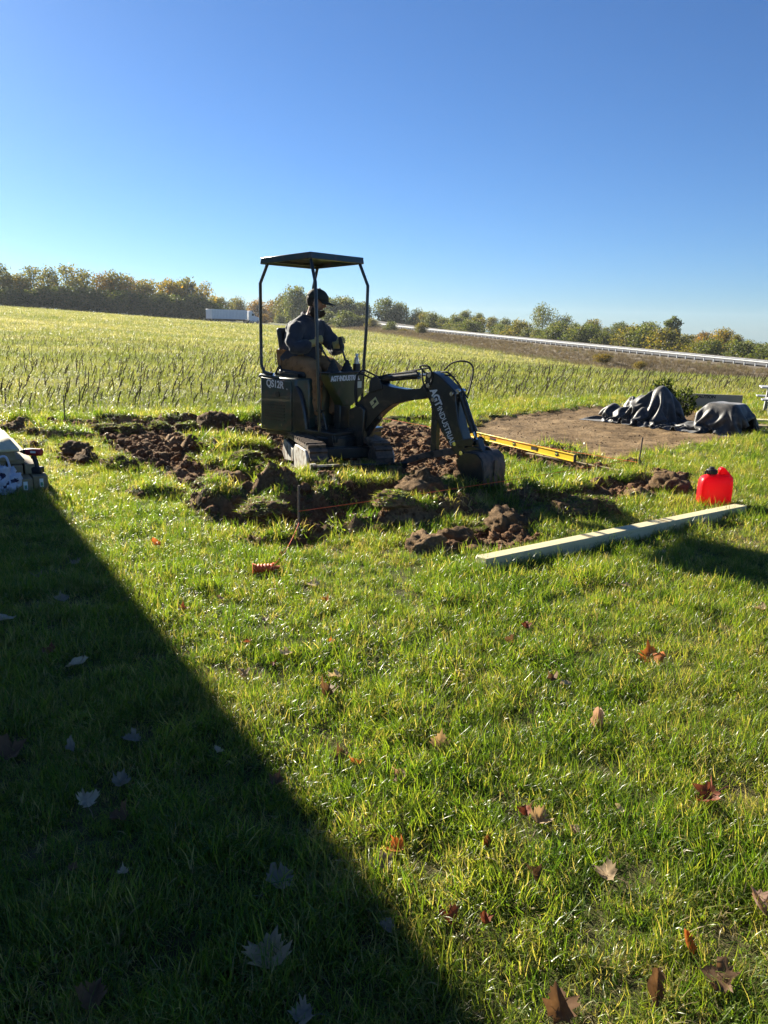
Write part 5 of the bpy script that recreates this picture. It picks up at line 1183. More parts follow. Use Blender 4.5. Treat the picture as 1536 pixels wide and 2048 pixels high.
# thin plastic: sunlight comes through the walls
M_RED = mat_leafy('red_plastic', [(0, (.80, .018, .030)), (1, (.80, .018, .030))], .5, .38, attr='none', attr_type='GEOMETRY', tboost=(1.12, .9, 1.1), spec=.4)
M_BLKP = mat_basic('black_plastic', (.016, .016, .017), .5, var=.2, scale=20, bump=.05)
M_YEL = mat_basic('yellow_enamel', (.90, .62, .030), .4, var=.05, scale=5, bump=.02)
M_VIAL = mat_basic('green_vial', (.55, .72, .12), .1, var=.05, bump=0)
M_ORANGE = mat_basic('orange_string', (.85, .13, .03), .6, var=.12, scale=60, bump=.3, bscale=200)
M_ROD = mat_basic('rusty_rod', (.11, .085, .07), .7, metal=.3, var=.3, scale=20, bump=.2)

def lay(name, p0, p1, wd, ht, mat, label, cat, group=None, lift=0.0, bev=.004):
    """a straight piece of lumber whose near lower edge runs p0 -> p1"""
    v = p1 - p0; L = math.hypot(v.x, v.y); a = math.atan2(v.y, v.x)
    e = empty(name, (p0.x, p0.y, (p0.z + p1.z) / 2 + lift), a, 1, label, cat, group); return e, L
p0, p1 = on_ground(972, 1146), on_ground(1492, 1030)
bmz = max(gz(*(p0 + (p1 - p0) * t)[:2]) for t in (0, .25, .5, .75, 1)) - .015
e, L = lay('timber_beam', p0, p1, .09, .09, M_PINE, 'long pale square timber beam lying on the grass in front of the red can', 'timber'); e.location.z = bmz
b = MB(); b.box((L / 2, .052, .048), (L, .104, .10)); b.build('beam_body', M_PINE2, e, bevel=.006)
for x in (L * .335, L * .63): b = MB(); b.box((x, .052, .0987), (.03, .102, .0012)); b.build('strap_mark', M_PINE, e)
b = MB(); b.box((-.001, .03, .045), (.002, .025, .06)); b.build('end_tag', M_TAG, e)

# fuel can
cp_ = on_ground(1434, 1020); FC = empty('fuel_can', (cp_.x, cp_.y + .10, gz(cp_.x, cp_.y) + .015), R(-8), 1, 'bright red plastic fuel can with black cap standing on the lawn', 'fuel can')
bm = bmesh.new()
prof = [(0.00, .136, .088), (.012, .142, .094), (.18, .143, .095), (.235, .141, .092), (.268, .122, .075), (.285, .09, .05)]
rings = []
for z, hx, hy in prof:
    ring = []
    for k in range(28):
        a = 2 * math.pi * (k + .5) / 28; c, s_ = math.cos(a), math.sin(a); q = (abs(c) ** 5 + abs(s_) ** 5) ** (-1 / 5)
        ring.append(bm.verts.new((hx * c * q, hy * s_ * q, z + .02 * (hx * c * q > .02) * (z > .2))))
    rings.append(ring)
for A_, B_ in zip(rings, rings[1:]):
    for k in range(28): bm.faces.new((A_[k], A_[(k + 1) % 28], B_[(k + 1) % 28], B_[k]))
bm.faces.new(rings[0][::-1]); bm.faces.new(rings[-1])
me = bpy.data.meshes.new('can_body'); bm.to_mesh(me); bm.free(); me.materials.append(M_RED); me.polygons.foreach_set('use_smooth', [True] * len(me.polygons))
o = link('can_body', me, FC); s_ = o.modifiers.new('s', 'SUBSURF'); s_.levels = s_.render_levels = 1
b = MB(); b.prism([(.02, .27), (.015, .345), (.035, .362), (.065, .352), (.142, .270), (.142, .19), (.118, .19), (.116, .245), (.066, .30), (.056, .27)], -.035, .035); b.build('handle', M_RED, FC, bevel=.016, seg=3)
b = MB(); b.lathe([(.040, .26), (.036, .30), (.034, .31)], (-.045, 0, 0), 18); b.build('neck', M_RED, FC)
b = MB(); b.lathe([(.044, .295), (.046, .300), (.046, .330), (.040, .337), (.024, .340), (.022, .355), (.010, .360)], (-.045, 0, 0), 20)
for k in range(16): a = k * math.pi / 8; b.box((-.045 + .046 * math.cos(a), .046 * math.sin(a), .316), (.006, .006, .03))
b.tube([(-.085, -.01, .32), (-.105, -.015, .315), (-.10, -.015, .29)], .007, 7); b.build('cap', M_BLKP, FC)

# yellow level on a plank
q0, q1 = on_ground(928, 880), on_ground(1150, 926)
e, L = lay('spirit_level', q0, q1, .03, .06, M_YEL, 'long yellow spirit level lying along the edge of the bare pad', 'spirit level', None, .03)
b = MB(); b.box((L / 2, 0, .055), (L - .03, .008, .075)); b.box((L / 2, 0, .014), (L - .03, .026, .010)); b.box((L / 2, 0, .094), (L - .03, .026, .010)); b.build('level_frame', M_YEL, e, bevel=.002)
for x in (.008, L - .008): b = MB(); b.box((x, 0, .053), (.02, .032, .092)); b.build('end_cap', M_BLKP, e, bevel=.004)
for x in (.17 * L, .5 * L, .86 * L):
    b = MB(); b.cyl((x, -.007, .056), (x, .007, .056), .030, n=18); v_ = b.build('vial_holder', M_BLKP, e); b = MB(); b.cyl((x - .018, -.009, .056), (x + .018, -.009, .056), .006, n=10); b.build('vial', M_VIAL, v_)
for x in (.30 * L, .68 * L): b = MB(); b.box((x, -.0048, .056), (.14, .002, .036)); b.build('hand_slot', M_BLKP, e)
q0, q1 = on_ground(1050, 912), on_ground(1240, 947); q0.y -= .0
e, L = lay('screed_board', q0, q1, .09, .02, M_PINE2, 'narrow pale board lying just below the yellow level', 'board', None, .015)
b = MB(); b.box((L / 2, .03, .012), (L, .055, .022)); b.build('board', M_PINE, e, bevel=.003)

# stakes with string
STK = [(598, 1077, .40, 'thin rod stake in front of the trench where the red string starts', (0, .02)), (1273, 946, .40, 'thin rod stake beside the right end of the trench', (.03, 0)), (131, 863, .50, 'tall thin rod stake at the field edge above the furrows', (.01, 0)), (738, 846, .40, 'thin rod stake in the soil behind the boom', (-.03, .02))]
SP = []
for px, py, h, lab, tl_ in STK:
    p = on_ground(px, py); SP.append(p); b = MB(); b.cyl((0, 0, -.15), (tl_[0], tl_[1], h), .0085, n=9); o = b.build('rod_stake', M_ROD, None, loc=p); tag(o, lab, 'stake', 'rod stakes round the building plot')
def string(a, c, lab, za=.10, zc=.10, sag=.015):
    p, q = a + Vector((0, 0, za)), c + Vector((0, 0, zc)); P = [p.lerp(q, t) - Vector((0, 0, sag * 4 * t * (1 - t))) for t in np.linspace(0, 1, 14)]
    b = MB(); b.tube([x - p for x in P], .0028, 5); o = b.build('mason_string', M_ORANGE, None, loc=p); tag(o, lab, 'string', 'red strings between the stakes')
string(SP[0], SP[1], 'taut red string along the front trench from the near stake', .21, .16)
string(SP[1], SP[3], 'taut red string running away past the yellow level to the boom', .12, .12)
sp_ = on_ground(527, 1150)
string(SP[0], sp_ + Vector((.06, .03, -.04)), 'slack red string end from the near stake down to the orange reel', .12, .10, .04)
e = empty('string_reel', (sp_.x, sp_.y, sp_.z + .045), R(12), 1, 'bright orange string reel lying in the sunlit grass', 'string reel')
b = MB(); b.tube([(-.055 + .0055 * k, 0, 0) for k in range(21)], [.026 + .004 * math.sin(k * 1.7) for k in range(21)], 14); b.build('wound_string', M_ORANGE, e)
for x in (-.062, .062): b = MB(); b.cyl((x - .004, 0, 0), (x + .004, 0, 0), .034, n=18); b.build('flange', M_ORANGE, e)
b = MB(); b.cyl((.06, 0, 0), (.105, 0, 0), .011, n=10); b.build('reel_handle', M_ORANGE, e)

# ================================================================== timber pile, drill and bag
PD = Vector((-.527, .85, 0)).normalized(); PN = Vector((PD.y, -PD.x, 0))      # along the pile, and across it to the lit side
P0 = at(98, 982); PA = math.atan2(PD.y, PD.x)
def pile_piece(name, across, z, w, h, L, fwd, mat, lab, cat='timber', tagc=None):
    o = P0 - PN * across - PD * fwd; e = empty(name, (o.x, o.y, z), PA, 1, lab, cat, 'timber stack at the lawn edge')
    b = MB(); b.box((L / 2, w / 2, h / 2), (L, w, h)); b.build('timber_body', mat, e, bevel=.004)
    if tagc: b = MB(); b.box((-.0015, w * .45, h * .5), (.003, w * .26, h * .62)); t = b.build('end_tag', M_TAG, e); b = MB(); b.box((-.004, w * .45, h * .42), (.002, w * .15, h * .25)); b.build('tag_print', M_TAGG, t)
    return e
g0 = .02
pile_piece('stacked_timber', .0, g0, .125, .125, 2.6, .0, M_PINE, 'outermost square timber of the bottom row with a white end tag', tagc=1)
pile_piece('stacked_timber', .14, g0, .135, .125, 2.6, .09, M_PINE, 'bottom row timber beside the outermost one with a white end tag', tagc=1)
pile_piece('stacked_timber', .30, g0, .135, .125, 2.6, .02, M_PINE, 'bottom row timber behind the plastic bag')
pile_piece('stacked_timber', .46, g0, .135, .125, 2.6, .02, M_PINE, 'bottom row timber cut by the photo edge')
pile_piece('stacked_timber', .08, g0 + .127, .09, .09, 2.5, -.14, M_PINE, 'second row timber under the drill handle')
pile_piece('stacked_timber', .19, g0 + .127, .09, .09, 2.5, -.10, M_PINE, 'second row timber next to the drill')
pile_piece('stacked_timber', .30, g0 + .127, .13, .09, 2.5, -.10, M_PINE, 'second row timber behind the bag top')
pile_piece('stacked_timber', .16, g0 + .219, .14, .04, 2.5, -.18, M_PINE, 'thin third row board near the drill')
pile_piece('stacked_timber', .32, g0 + .219, .14, .04, 2.5, -.16, M_PINE, 'thin third row board further from the drill')
pile_piece('stacked_timber', .24, g0 + .261, .20, .085, 2.7, -.12, M_PINE, 'thick dark timber under the pale top board')
pile_piece('top_board', .205, g0 + .348, .24, .022, 2.7, -.10, M_PINE2, 'wide pale board lit by the sun on top of the pile', 'board')
pile_piece('top_board', .46, g0 + .348, .14, .06, 2.7, -.16, M_PINE, 'grey raised board beside the pale top board', 'board')
M_DRED = mat_basic('dark_red_plastic', (.30, .015, .018), .4, var=.1, scale=10, bump=.02)
dz = at(70, 948, g0 + .127); DR = empty('cordless_drill', (dz.x - .01, dz.y + .05, g0 + .128), R(175), 1, 'red and black cordless drill standing on the end of the timber pile', 'drill')
b = MB(); b.box((.0, 0, .03), (.125, .08, .06)); b.build('battery', M_BLKP, DR, bevel=.010)
b = MB(); b.tube([(-.01, 0, .05), (-.005, 0, .10), (.012, 0, .165)], [.024, .021, .024], 12); b.build('grip', M_BLKP, DR)
b = MB(); b.lathe([(.020, -.085), (.034, -.075), (.036, .0), (.033, .055), (.030, .065)], (.01, 0, .195), 18, Matrix.Rotation(R(90), 3, 'Y')); b.build('motor_housing', M_DRED, DR)
b = MB(); b.lathe([(.028, .06), (.026, .085), (.016, .105), (.010, .125), (.004, .130), (.004, .165)], (.01, 0, .195), 16, Matrix.Rotation(R(90), 3, 'Y')); b.build('chuck', M_BLKP, DR)
b = MB(); b.prism([(.02, .16), (.036, .155), (.036, .13), (.022, .135)], -.008, .008); b.build('trigger', M_DRED, DR)
b = MB(); b.box((-.005, .0365, .20), (.05, .002, .018)); b.build('pale_label', M_TAG, DR)
# crumpled white bag
M_BAG = mat_leafy('white_plastic_bag', [(0, (.62, .66, .78)), (1, (.72, .74, .80))], .25, .35, attr='blade', attr_type='GEOMETRY', tboost=(1, 1, 1))
M_BAGP = mat_basic('dark_print', (.02, .02, .06), .5, var=.2, bump=0)
bp_ = at(8, 992); bm = bmesh.new(); bmesh.ops.create_icosphere(bm, subdivisions=5, radius=1)
for v in bm.verts:
    d = v.co.normalized(); q = 1 + .45 * noise.fractal(d * 1.3 + Vector((3, 1, 2)), .8, 2, 3) - .40 * abs(noise.noise(d * 3.2 + Vector((9, 2, 1)))) - .12 * abs(noise.noise(d * 7 + Vector((4, 5, 6))))
    v.co = Vector((d.x * .13 * q, d.y * .11 * q, (d.z * .16 + .02 * d.x) * q))
me = bpy.data.meshes.new('bag_skin'); bm.to_mesh(me); bm.free(); me.materials.append(M_BAG); me.materials.append(M_BAGP); me.polygons.foreach_set('use_smooth', [True] * len(me.polygons))
for p in me.polygons:
    c = p.center; 
    if noise.noise(Vector((c.x * 16, c.y * 9, c.z * 14)) + Vector((2, 7, 1))) > .28: p.material_index = 1
BG = empty('plastic_bag', (bp_.x, bp_.y + .04, .05 + .08), 0, 1, 'crumpled white and blue printed plastic bag leaning on the pile', 'bag')
o = link('bag_skin', me, BG)
b = MB(); b.tube([(-.02, -.03, .13), (-.01, -.05, .21), (.05, -.04, .22), (.07, -.02, .12)], .010, 6, 5); b.build('bag_handle', M_BAG, BG)

# ================================================================== tarp heap, shrubs, picnic table, board
M_TARP = mat_basic('black_woven_tarp', (.028, .028, .028), .50, var=.3, scale=5, bump=.15, bscale=120, spec=.45, sheen=.2, dirt=(.11, .095, .078), dirt_amt=.4)
TA, TB = Vector((3.70, 13.9, 0)), Vector((5.42, 11.95, 0)); tv = (TB - TA); TLn = tv.length; tv.normalize(); tw = Vector((-tv.y, tv.x, 0))
if tw.y < 0: tw = -tw
def drape(nx=124, ny=62, LX=2.62, LY=1.18, slack=1.5, steps=130, iters=7):
    """a sheet with slack in it, let fall over the hidden heap and the ground until it lies in folds"""
    r = np.random.default_rng(5)
    u, v = np.meshgrid(np.linspace(0, 1, nx), np.linspace(0, 1, ny), indexing='ij')
    def heap(x, y):
        h = np.zeros_like(x)
        for cx_, cy_, rx_, ry_, hh, pw in ((1.00, .70, .26, .30, .66, 1.8), (.72, .58, .24, .26, .46, 1.8), (.46, .66, .16, .22, .42, 1.7), (.44, .36, .14, .14, .24, 1.8), (.20, .52, .15, .20, .30, 1.8), (1.16, .42, .10, .12, .26, 1.7), (.86, .36, .12, .12, .30, 1.7), (1.22, .86, .12, .14, .40, 1.7), (2.24, .58, .34, .34, .48, 6), (1.78, .34, .16, .10, .14, 2)):
            q = np.clip(1 - (np.abs((x - cx_) / rx_) ** pw + np.abs((y - cy_) / ry_) ** pw), 0, 1); h = np.maximum(h, hh * q ** .5)
        return h
    rx, ry = slack * LX / (nx - 1), slack * LY / (ny - 1)
    P = np.stack([u * LX + .02 * r.normal(size=u.shape), v * LY + .02 * r.normal(size=u.shape), np.zeros_like(u)], -1)
    P[..., 2] = heap(P[..., 0], P[..., 1]) + .10 + .26 * (fbm(u * 6 + v * 2, v * 3, 5, 3) - .4)
    O_ = P.copy()
    cons = []
    for di, dj, L_, k in ((1, 0, rx, 1), (0, 1, ry, 1), (1, 1, math.hypot(rx, ry), .5), (1, -1, math.hypot(rx, ry), .5), (3, 0, 3 * rx, .12), (0, 3, 3 * ry, .12)):
        cons.append((di, dj, L_, k))
    for s_ in range(steps):
        V_ = (P - O_) * .94; O_ = P.copy(); P = P + V_; P[..., 2] -= .0022
        for _ in range(iters):
            for di, dj, L_, k in cons:
                if dj >= 0: a = (slice(0, nx - di), slice(0, ny - dj)); b = (slice(di, nx), slice(dj, ny))
                else: a = (slice(0, nx - di), slice(-dj, ny)); b = (slice(di, nx), slice(0, ny + dj))
                d = P[b] - P[a]; l = np.sqrt((d * d).sum(-1, keepdims=True)) + 1e-9; c = d * ((l - L_) / l) * (.5 * k / 1.6)
                P[a] += c; P[b] -= c
            g = heap(P[..., 0], P[..., 1]) + .006; hit = P[..., 2] < g
            P[..., 2] = np.where(hit, g, P[..., 2]); P[..., :2] = np.where(hit[..., None], O_[..., :2] * .7 + P[..., :2] * .3, P[..., :2])
    return P
CP = drape(); nu, nv = CP.shape[:2]; V = []
for i in range(nu):
    for j in range(nv):
        p = TA + tv * float(CP[i, j, 0]) + tw * (float(CP[i, j, 1]) - .12); V.append((p.x, p.y, gz(p.x, p.y) + float(CP[i, j, 2])))
F = [(i * nv + j, (i + 1) * nv + j, (i + 1) * nv + j + 1, i * nv + j + 1) for i in range(nu - 1) for j in range(nv - 1)]
b = MB(); b.add(V, F); tp_ = b.build('tarp', M_TARP, None, ang=60); tag(tp_, 'crumpled black tarp heaped at the back of the bare pad', 'tarp')
sb_ = tp_.modifiers.new('sub', 'SUBSURF'); sb_.levels = sb_.render_levels = 1
so = tp_.modifiers.new('thick', 'SOLIDIFY'); so.thickness = .004
# shrubs behind the heap
def leafy_plant(name, x, y, r_, h, n, lf, label, seed):
    r = random.Random(seed); V = []; F = []; bl = []; tb = MB(); e = empty(name, (x, y, gz(x, y)), 0, 1, label, 'shrub', 'shrubs behind the tarp')
    for k in range(9):
        a = k * 2.4; c = Vector((r_ * .6 * math.cos(a) * r.random(), r_ * .6 * math.sin(a) * r.random(), h * r.uniform(.5, .95))); tb.tube([(0, 0, 0), c * .5 + Vector((0, 0, .05)), c], [.014, .010, .005], 5)
    for q in range(n):
        d = Vector((r.gauss(0, 1), r.gauss(0, 1), r.gauss(0, 1))).normalized(); p = Vector((d.x * r_, d.y * r_, h * .58 + d.z * h * .42)) * 1.0; p = Vector((p.x * r.uniform(.55, 1.05), p.y * r.uniform(.55, 1.05), p.z * r.uniform(.8, 1.05))); p += Vector((1, 1, 1)) * .1 * noise.noise(d * 3)
        ll = lf * r.uniform(.7, 1.3); a = Vector((r.gauss(0, 1), r.gauss(0, 1), r.gauss(.4, .6))).normalized(); b_ = a.orthogonal().normalized(); b_ = Matrix.Rotation(r.random() * 6.28, 3, a) @ b_; c_ = a.cross(b_)
        n0 = len(V); V += [p - b_ * ll * .5, p + c_ * ll * .25, p + b_ * ll * .5, p - c_ * ll * .25]; F.append((n0, n0 + 1, n0 + 2, n0 + 3)); bl += [min(1, max(0, r.gauss(.3, .2)))] * 4
    tb.build('stem', M_BARK, e); me = bpy.data.meshes.new('foliage'); me.from_pydata([tuple(v) for v in V], [], F); me.materials.append(M_LEAF); a_ = me.attributes.new('blade', 'FLOAT', 'POINT'); a_.data.foreach_set('value', bl); o = link('foliage', me, e); o.color = (.75, .85, .8, 1)
s1 = aty(1322, 800, 14.0); leafy_plant('leafy_shrub', s1.x, s1.y, .26, .70, 1000, .075, 'dark leafy shrub rising behind the peak of the tarp', 3)
s2 = aty(1366, 800, 14.1); leafy_plant('leafy_shrub', s2.x, s2.y, .24, .56, 900, .06, 'lower sprawling shrub behind the dip of the tarp', 5)
# wrapped board with print, behind the heap
c_ = aty(1415, 800, 15.6); wb = empty('wrapped_panel', (c_.x, c_.y, gz(c_.x, c_.y)), R(-12), 1, 'low tan wrapped panel with dark print behind the tarp', 'panel')
b = MB(); b.box((0, 0, .17), (1.3, .05, .30)); b.build('panel_board', mat_basic('tan_wrap', (.36, .31, .24), .8, var=.12, scale=3, bump=.1), wb, bevel=.01)
text_mesh('print', 'CAUTION', .085, M_RUBBER, wb, frame_m((-.05, -.0265, .265), (1, 0, 0), (0, 0, 1)), .001, 1.0, .004)
# picnic table
M_RESIN = mat_basic('pale_grey_resin', (.33, .345, .36), .7, var=.05, scale=3, bump=.05)
pt_ = aty(1592, 800, 14.9); PT = empty('picnic_table', (pt_.x, pt_.y, gz(pt_.x, pt_.y)), R(-20), .72, 'pale grey picnic table at the edge of the photo beside the tarp', 'table')
for y in (-.30, -.10, .10, .30): b = MB(); b.box((0, y, .73), (1.8, .185, .04)); b.build('top_plank', M_RESIN, PT, bevel=.008)
for sy in (-1, 1):
    for y in (.60, .76): b = MB(); b.box((0, sy * y, .44), (1.8, .145, .04)); b.build('bench_plank', M_RESIN, PT, bevel=.008)
for x in (-.65, .65):
    for sy in (-1, 1): b = MB(); b.add([(x + dx, sy * yy, z) for dx in (-.045, .045) for yy, z in ((.18, .71), (.32, .71), (.74, 0), (.58, 0))], [(0, 1, 2, 3), (7, 6, 5, 4), (0, 4, 5, 1), (1, 5, 6, 2), (2, 6, 7, 3), (3, 7, 4, 0)]); b.build('leg', M_RESIN, PT, bevel=.01)
    b = MB(); b.box((x, 0, .39), (.06, 1.66, .09)); b.box((x, 0, .68), (.06, .70, .06)); b.build('cross_beam', M_RESIN, PT, bevel=.008)
for k, (px, py, lab) in enumerate([(1548, 846, 'tan plank lying on the ground beyond the right end of the tarp'), (1556, 858, 'grey tan plank nearest the right end of the tarp')]):
    c_ = on_ground(px, py); o = MB().box((0, 0, .03), (1.2, .22, .05)).build('loose_plank', M_PINE2 if k == 0 else M_PINE, None, bevel=.004, loc=c_, rot=(0, 0, R(-14 + 6 * k))); tag(o, lab, 'plank', 'planks by the tarp')

# ================================================================== fallen leaves
def leaf_mat(name, c0, c1, tr=.3):
    return mat_leafy(name, [(0, c0), (1, c1)], tr, .65, attr='blade', attr_type='GEOMETRY', tboost=(1.4, 1.2, .8), pos_var=26.0, spec=.25)
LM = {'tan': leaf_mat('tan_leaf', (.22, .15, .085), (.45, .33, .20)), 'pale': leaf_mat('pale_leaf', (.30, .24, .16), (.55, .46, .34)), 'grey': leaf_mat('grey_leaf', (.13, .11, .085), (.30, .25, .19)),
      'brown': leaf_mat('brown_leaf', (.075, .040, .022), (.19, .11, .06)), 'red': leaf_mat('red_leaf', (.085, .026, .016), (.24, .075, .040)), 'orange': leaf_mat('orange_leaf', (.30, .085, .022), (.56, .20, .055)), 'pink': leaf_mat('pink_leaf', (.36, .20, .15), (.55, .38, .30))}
HALF = [(.0, -.42), (.10, -.44), (.30, -.52), (.26, -.38), (.46, -.34), (.40, -.22), (.62, -.10), (.50, -.04), (.60, .14), (.42, .10), (.26, .06), (.34, .22), (.22, .24), (.20, .36), (.10, .34), (.0, .62)]
def leaf_mesh(seed, matk, curl, shape):
    r = random.Random(seed); out = HALF + [(-x, y) for x, y in HALF[-2:0:-1]]
    if shape == 'oval': out = [(.26 * math.sin(a) * (1 + .12 * math.sin(7 * a)), .6 * -math.cos(a)) for a in [2 * math.pi * k / 30 for k in range(30)]]
    out = [(x * r.uniform(.74, 1.12), y * r.uniform(.82, 1.08)) for x, y in out]; asy = r.uniform(.72, 1.0); out = [(x * asy if x > 0 else x, y) for x, y in out]
    bm = bmesh.new(); n = len(out); rings = []
    for k, f in enumerate((1.0, .8, .58, .35, .14)): rings.append([bm.verts.new((x * f, -.05 + (y + .05) * f, 0)) for x, y in out])
    for A_, B_ in zip(rings, rings[1:]):
        for k in range(n): bm.faces.new((A_[k], A_[(k + 1) % n], B_[(k + 1) % n], B_[k]))
    bm.faces.new(rings[-1]); o = Vector((seed * 3.7, seed, 1)); ax = r.uniform(0, 3.14)
    for v in bm.verts:
        x, y = v.co.x, v.co.y; q = math.hypot(x, y); u = x * math.cos(ax) + y * math.sin(ax)
        z = curl * (u * u * 1.6) + curl * .6 * abs(x) + .26 * noise.noise(Vector((x * 3, y * 3, 0)) + o) * (q + .15) + .10 * noise.noise(Vector((x * 8, y * 8, 4)) + o) * q - .025 * math.cos(14 * math.atan2(x, y + .35)) * q
        sh = 1 - .30 * min(1, abs(curl)) * q; v.co = Vector((x * sh, y * sh, z))
    me = bpy.data.meshes.new('leaf_blade'); bm.to_mesh(me); bm.free(); me.materials.append(LM[matk]); me.polygons.foreach_set('use_smooth', [True] * len(me.polygons))
    a = me.attributes.new('blade', 'FLOAT', 'POINT'); a.data.foreach_set('value', [min(1, .5 + .5 * abs(noise.noise(v.co * 7 + o))) for v in me.vertices]); return me
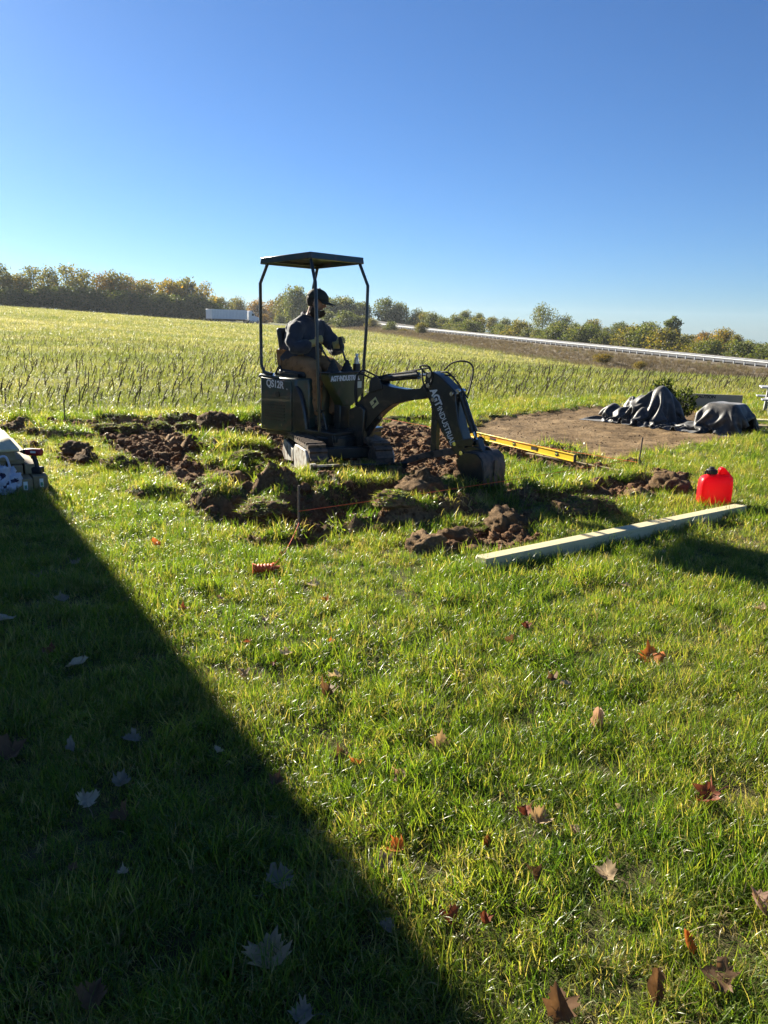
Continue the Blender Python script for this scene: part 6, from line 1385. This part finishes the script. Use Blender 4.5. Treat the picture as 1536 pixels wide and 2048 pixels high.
LEAVES = [  # px, py, width px, colour, curl, tilt towards viewer deg, turn, shape, label
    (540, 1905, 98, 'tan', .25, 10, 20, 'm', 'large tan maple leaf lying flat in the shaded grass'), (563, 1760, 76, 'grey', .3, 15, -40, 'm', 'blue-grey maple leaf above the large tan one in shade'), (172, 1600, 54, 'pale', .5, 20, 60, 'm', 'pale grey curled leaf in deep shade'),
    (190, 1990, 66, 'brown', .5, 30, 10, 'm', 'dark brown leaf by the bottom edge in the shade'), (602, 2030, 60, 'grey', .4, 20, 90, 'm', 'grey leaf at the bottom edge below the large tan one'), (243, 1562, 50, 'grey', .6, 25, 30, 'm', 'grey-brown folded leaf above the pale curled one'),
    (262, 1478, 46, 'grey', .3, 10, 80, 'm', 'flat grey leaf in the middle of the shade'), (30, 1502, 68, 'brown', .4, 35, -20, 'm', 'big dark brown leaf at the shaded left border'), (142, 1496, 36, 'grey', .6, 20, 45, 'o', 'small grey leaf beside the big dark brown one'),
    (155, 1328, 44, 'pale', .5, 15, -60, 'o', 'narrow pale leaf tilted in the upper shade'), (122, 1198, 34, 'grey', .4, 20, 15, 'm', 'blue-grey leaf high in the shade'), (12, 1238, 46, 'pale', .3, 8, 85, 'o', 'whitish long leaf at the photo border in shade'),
    (100, 1300, 34, 'red', .4, 25, 10, 'm', 'dull red leaf in the upper shade'), (440, 1503, 26, 'pale', .4, 12, 70, 'o', 'small pale leaf close to the shadow edge'), (680, 1512, 48, 'brown', .5, 45, 0, 'm', 'brown leaf standing on edge in the sun by the shadow'),
    (716, 1527, 30, 'orange', .6, 20, 60, 'o', 'thin orange leaf beside the upright brown one'), (800, 1550, 42, 'pink', .7, 50, 15, 'm', 'pinkish curled leaf in the sunlit middle'), (655, 1382, 52, 'brown', .6, 35, -25, 'm', 'brown half curled leaf in sunlit grass'),
    (667, 1352, 38, 'pale', .5, 10, 75, 'm', 'pale flat leaf just behind the half curled brown one'), (880, 1484, 52, 'tan', .4, 65, 5, 'm', 'pale tan leaf standing upright in the sun'), (1195, 1442, 56, 'pink', .9, 60, 5, 'o', 'long pinkish leaf standing upright in the grass'),
    (1302, 1312, 62, 'orange', .2, 50, 8, 'm', 'bright orange maple leaf facing the viewer'), (1410, 1598, 70, 'red', .5, 18, 80, 'm', 'dark red folded leaf in the lower sunlit grass'), (1078, 1638, 58, 'tan', .6, 30, -50, 'm', 'tan star shaped maple leaf in the lower sunlit grass'),
    (1052, 1622, 36, 'red', .7, 30, 20, 'm', 'dark red leaf touching the tan star shaped one'), (1212, 1746, 58, 'tan', .6, 15, 70, 'm', 'tan pointed leaf with curled edges'), (1064, 1746, 44, 'brown', .7, 45, 10, 'm', 'small brown leaf with a pale stalk in the sun'),
    (893, 1834, 48, 'red', .5, 20, 70, 'm', 'red-brown leaf in the lower sunlit grass by the shadow'), (970, 1836, 34, 'red', .8, 40, 15, 'm', 'red-brown crumpled leaf beside another of its colour'), (1378, 1882, 42, 'orange', .9, 70, 0, 'o', 'narrow orange leaf standing on its tip'),
    (1432, 1955, 74, 'brown', .4, 25, 35, 'm', 'big dark brown leaf near the lower corner'), (1315, 1972, 62, 'brown', .9, 60, 0, 'o', 'narrow dark leaf standing beside the big dark one'), (1118, 2003, 84, 'brown', .8, 55, -20, 'm', 'large rust brown leaf on edge at the bottom'),
    (1520, 1806, 64, 'pink', .8, 50, 30, 'm', 'pinkish brown leaf at the right photo border'), (795, 1692, 46, 'orange', .7, 45, 25, 'm', 'orange and white leaf at the tip of the shadow edge'), (765, 1722, 46, 'grey', .6, 40, -10, 'm', 'grey-brown leaf touching the orange one at the shadow edge'),
    (366, 1218, 27, 'red', .5, 30, 10, 'm', 'orange-red leaf in the sun near the upper shadow edge'), (495, 1284, 29, 'red', .5, 12, 70, 'm', 'rusty flat leaf in the sunlit upper grass'), (652, 1199, 25, 'orange', .5, 40, 15, 'm', 'small vivid orange leaf below the trench'),
    (663, 1283, 19, 'orange', .6, 35, 5, 'm', 'tiny orange leaf below the small vivid one'), (625, 1169, 35, 'pale', .4, 15, 60, 'm', 'pale tattered leaf right of the orange reel'), (316, 1088, 26, 'orange', .6, 50, 30, 'o', 'yellow-orange leaf upright in the sunlit lawn'),
    (570, 1306, 36, 'pale', .4, 10, 80, 'm', 'pale flat leaf in the sunlit upper grass'), (545, 1328, 18, 'red', .5, 25, 10, 'm', 'tiny rust leaf below the pale flat one'), (484, 1346, 36, 'tan', .5, 25, 40, 'm', 'tan leaf close to the shadow edge'),
    (1052, 1251, 27, 'red', .6, 45, 5, 'm', 'dark red leaf upright below the beam'), (1017, 1283, 30, 'brown', .6, 25, 60, 'm', 'dark brown leaf below the dark red upright one'), (1132, 1367, 26, 'pale', .5, 12, 80, 'o', 'narrow pale leaf in the sunlit middle'),
    (1104, 1356, 30, 'brown', .7, 35, 30, 'm', 'dark curled leaf beside the narrow pale one'), (1146, 1658, 27, 'pink', .5, 30, 10, 'm', 'small pink-brown leaf above the tan pointed one'), (975, 1683, 36, 'red', .7, 45, -15, 'm', 'red-brown curled leaf in the lower middle'),
    (248, 1743, 28, 'pale', .5, 20, 20, 'm', 'small pale leaf in the deep shade'), (1322, 1106, 24, 'pale', .4, 25, 50, 'm', 'small whitish leaf in front of the beam'), (1248, 1171, 26, 'pale', .4, 10, 75, 'o', 'small pale leaf well in front of the beam'),
    (148, 1736, 26, 'brown', .5, 20, 10, 'm', 'small brown leaf in the deep shade'), (76, 1152, 28, 'grey', .4, 12, 30, 'm', 'grey leaf near the timber pile'), (150, 1126, 30, 'grey', .4, 15, 70, 'm', 'grey leaf in the shade below the pile'),
    (556, 1562, 42, 'brown', .5, 25, 15, 'm', 'dark brown leaf inside the shadow edge'), (236, 1634, 50, 'brown', .4, 20, 60, 'm', 'dark brown leaf below the pale curled one'), (563, 1112, 26, 'brown', .7, 45, 10, 'm', 'brown leaf caught on the slack string by the stake'),
    (1520, 1216, 30, 'tan', .4, 12, 60, 'm', 'pale tan leaf at the right photo border'), (770, 1853, 40, 'grey', .5, 20, 50, 'm', 'dark grey leaf on the shadow edge low down'), (530, 1240, 22, 'grey', .6, 20, 50, 'm', 'small dark leaf in the sunlit upper grass'),
    (1240, 1616, 20, 'pale', .4, 50, 10, 'o', 'small pale upright leaf above the tan pointed one'), (440, 1196, 20, 'tan', .4, 15, 50, 'o', 'small tan leaf near the shadow edge')]
pm_ = MB(); pm_.tube([(0, -.42, 0), (.02, -.62, .03), (.0, -.85, .02)], .018, 5, 3)
PET = {}
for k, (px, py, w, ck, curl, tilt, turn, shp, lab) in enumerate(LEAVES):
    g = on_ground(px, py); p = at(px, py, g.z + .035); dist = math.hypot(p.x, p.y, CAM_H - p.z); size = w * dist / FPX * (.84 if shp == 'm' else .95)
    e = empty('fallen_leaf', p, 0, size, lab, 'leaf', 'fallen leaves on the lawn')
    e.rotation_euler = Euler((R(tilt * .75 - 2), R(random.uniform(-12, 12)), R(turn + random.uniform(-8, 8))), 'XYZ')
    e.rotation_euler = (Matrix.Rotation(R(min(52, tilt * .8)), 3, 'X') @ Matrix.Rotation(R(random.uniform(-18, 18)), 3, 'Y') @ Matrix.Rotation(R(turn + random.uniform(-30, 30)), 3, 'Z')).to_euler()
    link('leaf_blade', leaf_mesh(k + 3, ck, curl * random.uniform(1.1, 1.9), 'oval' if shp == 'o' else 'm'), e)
    if ck not in PET: PET[ck] = pm_.mesh('stalk', LM[ck])
    if w > 40 and shp == 'm': link('leaf_stalk', PET[ck], e)
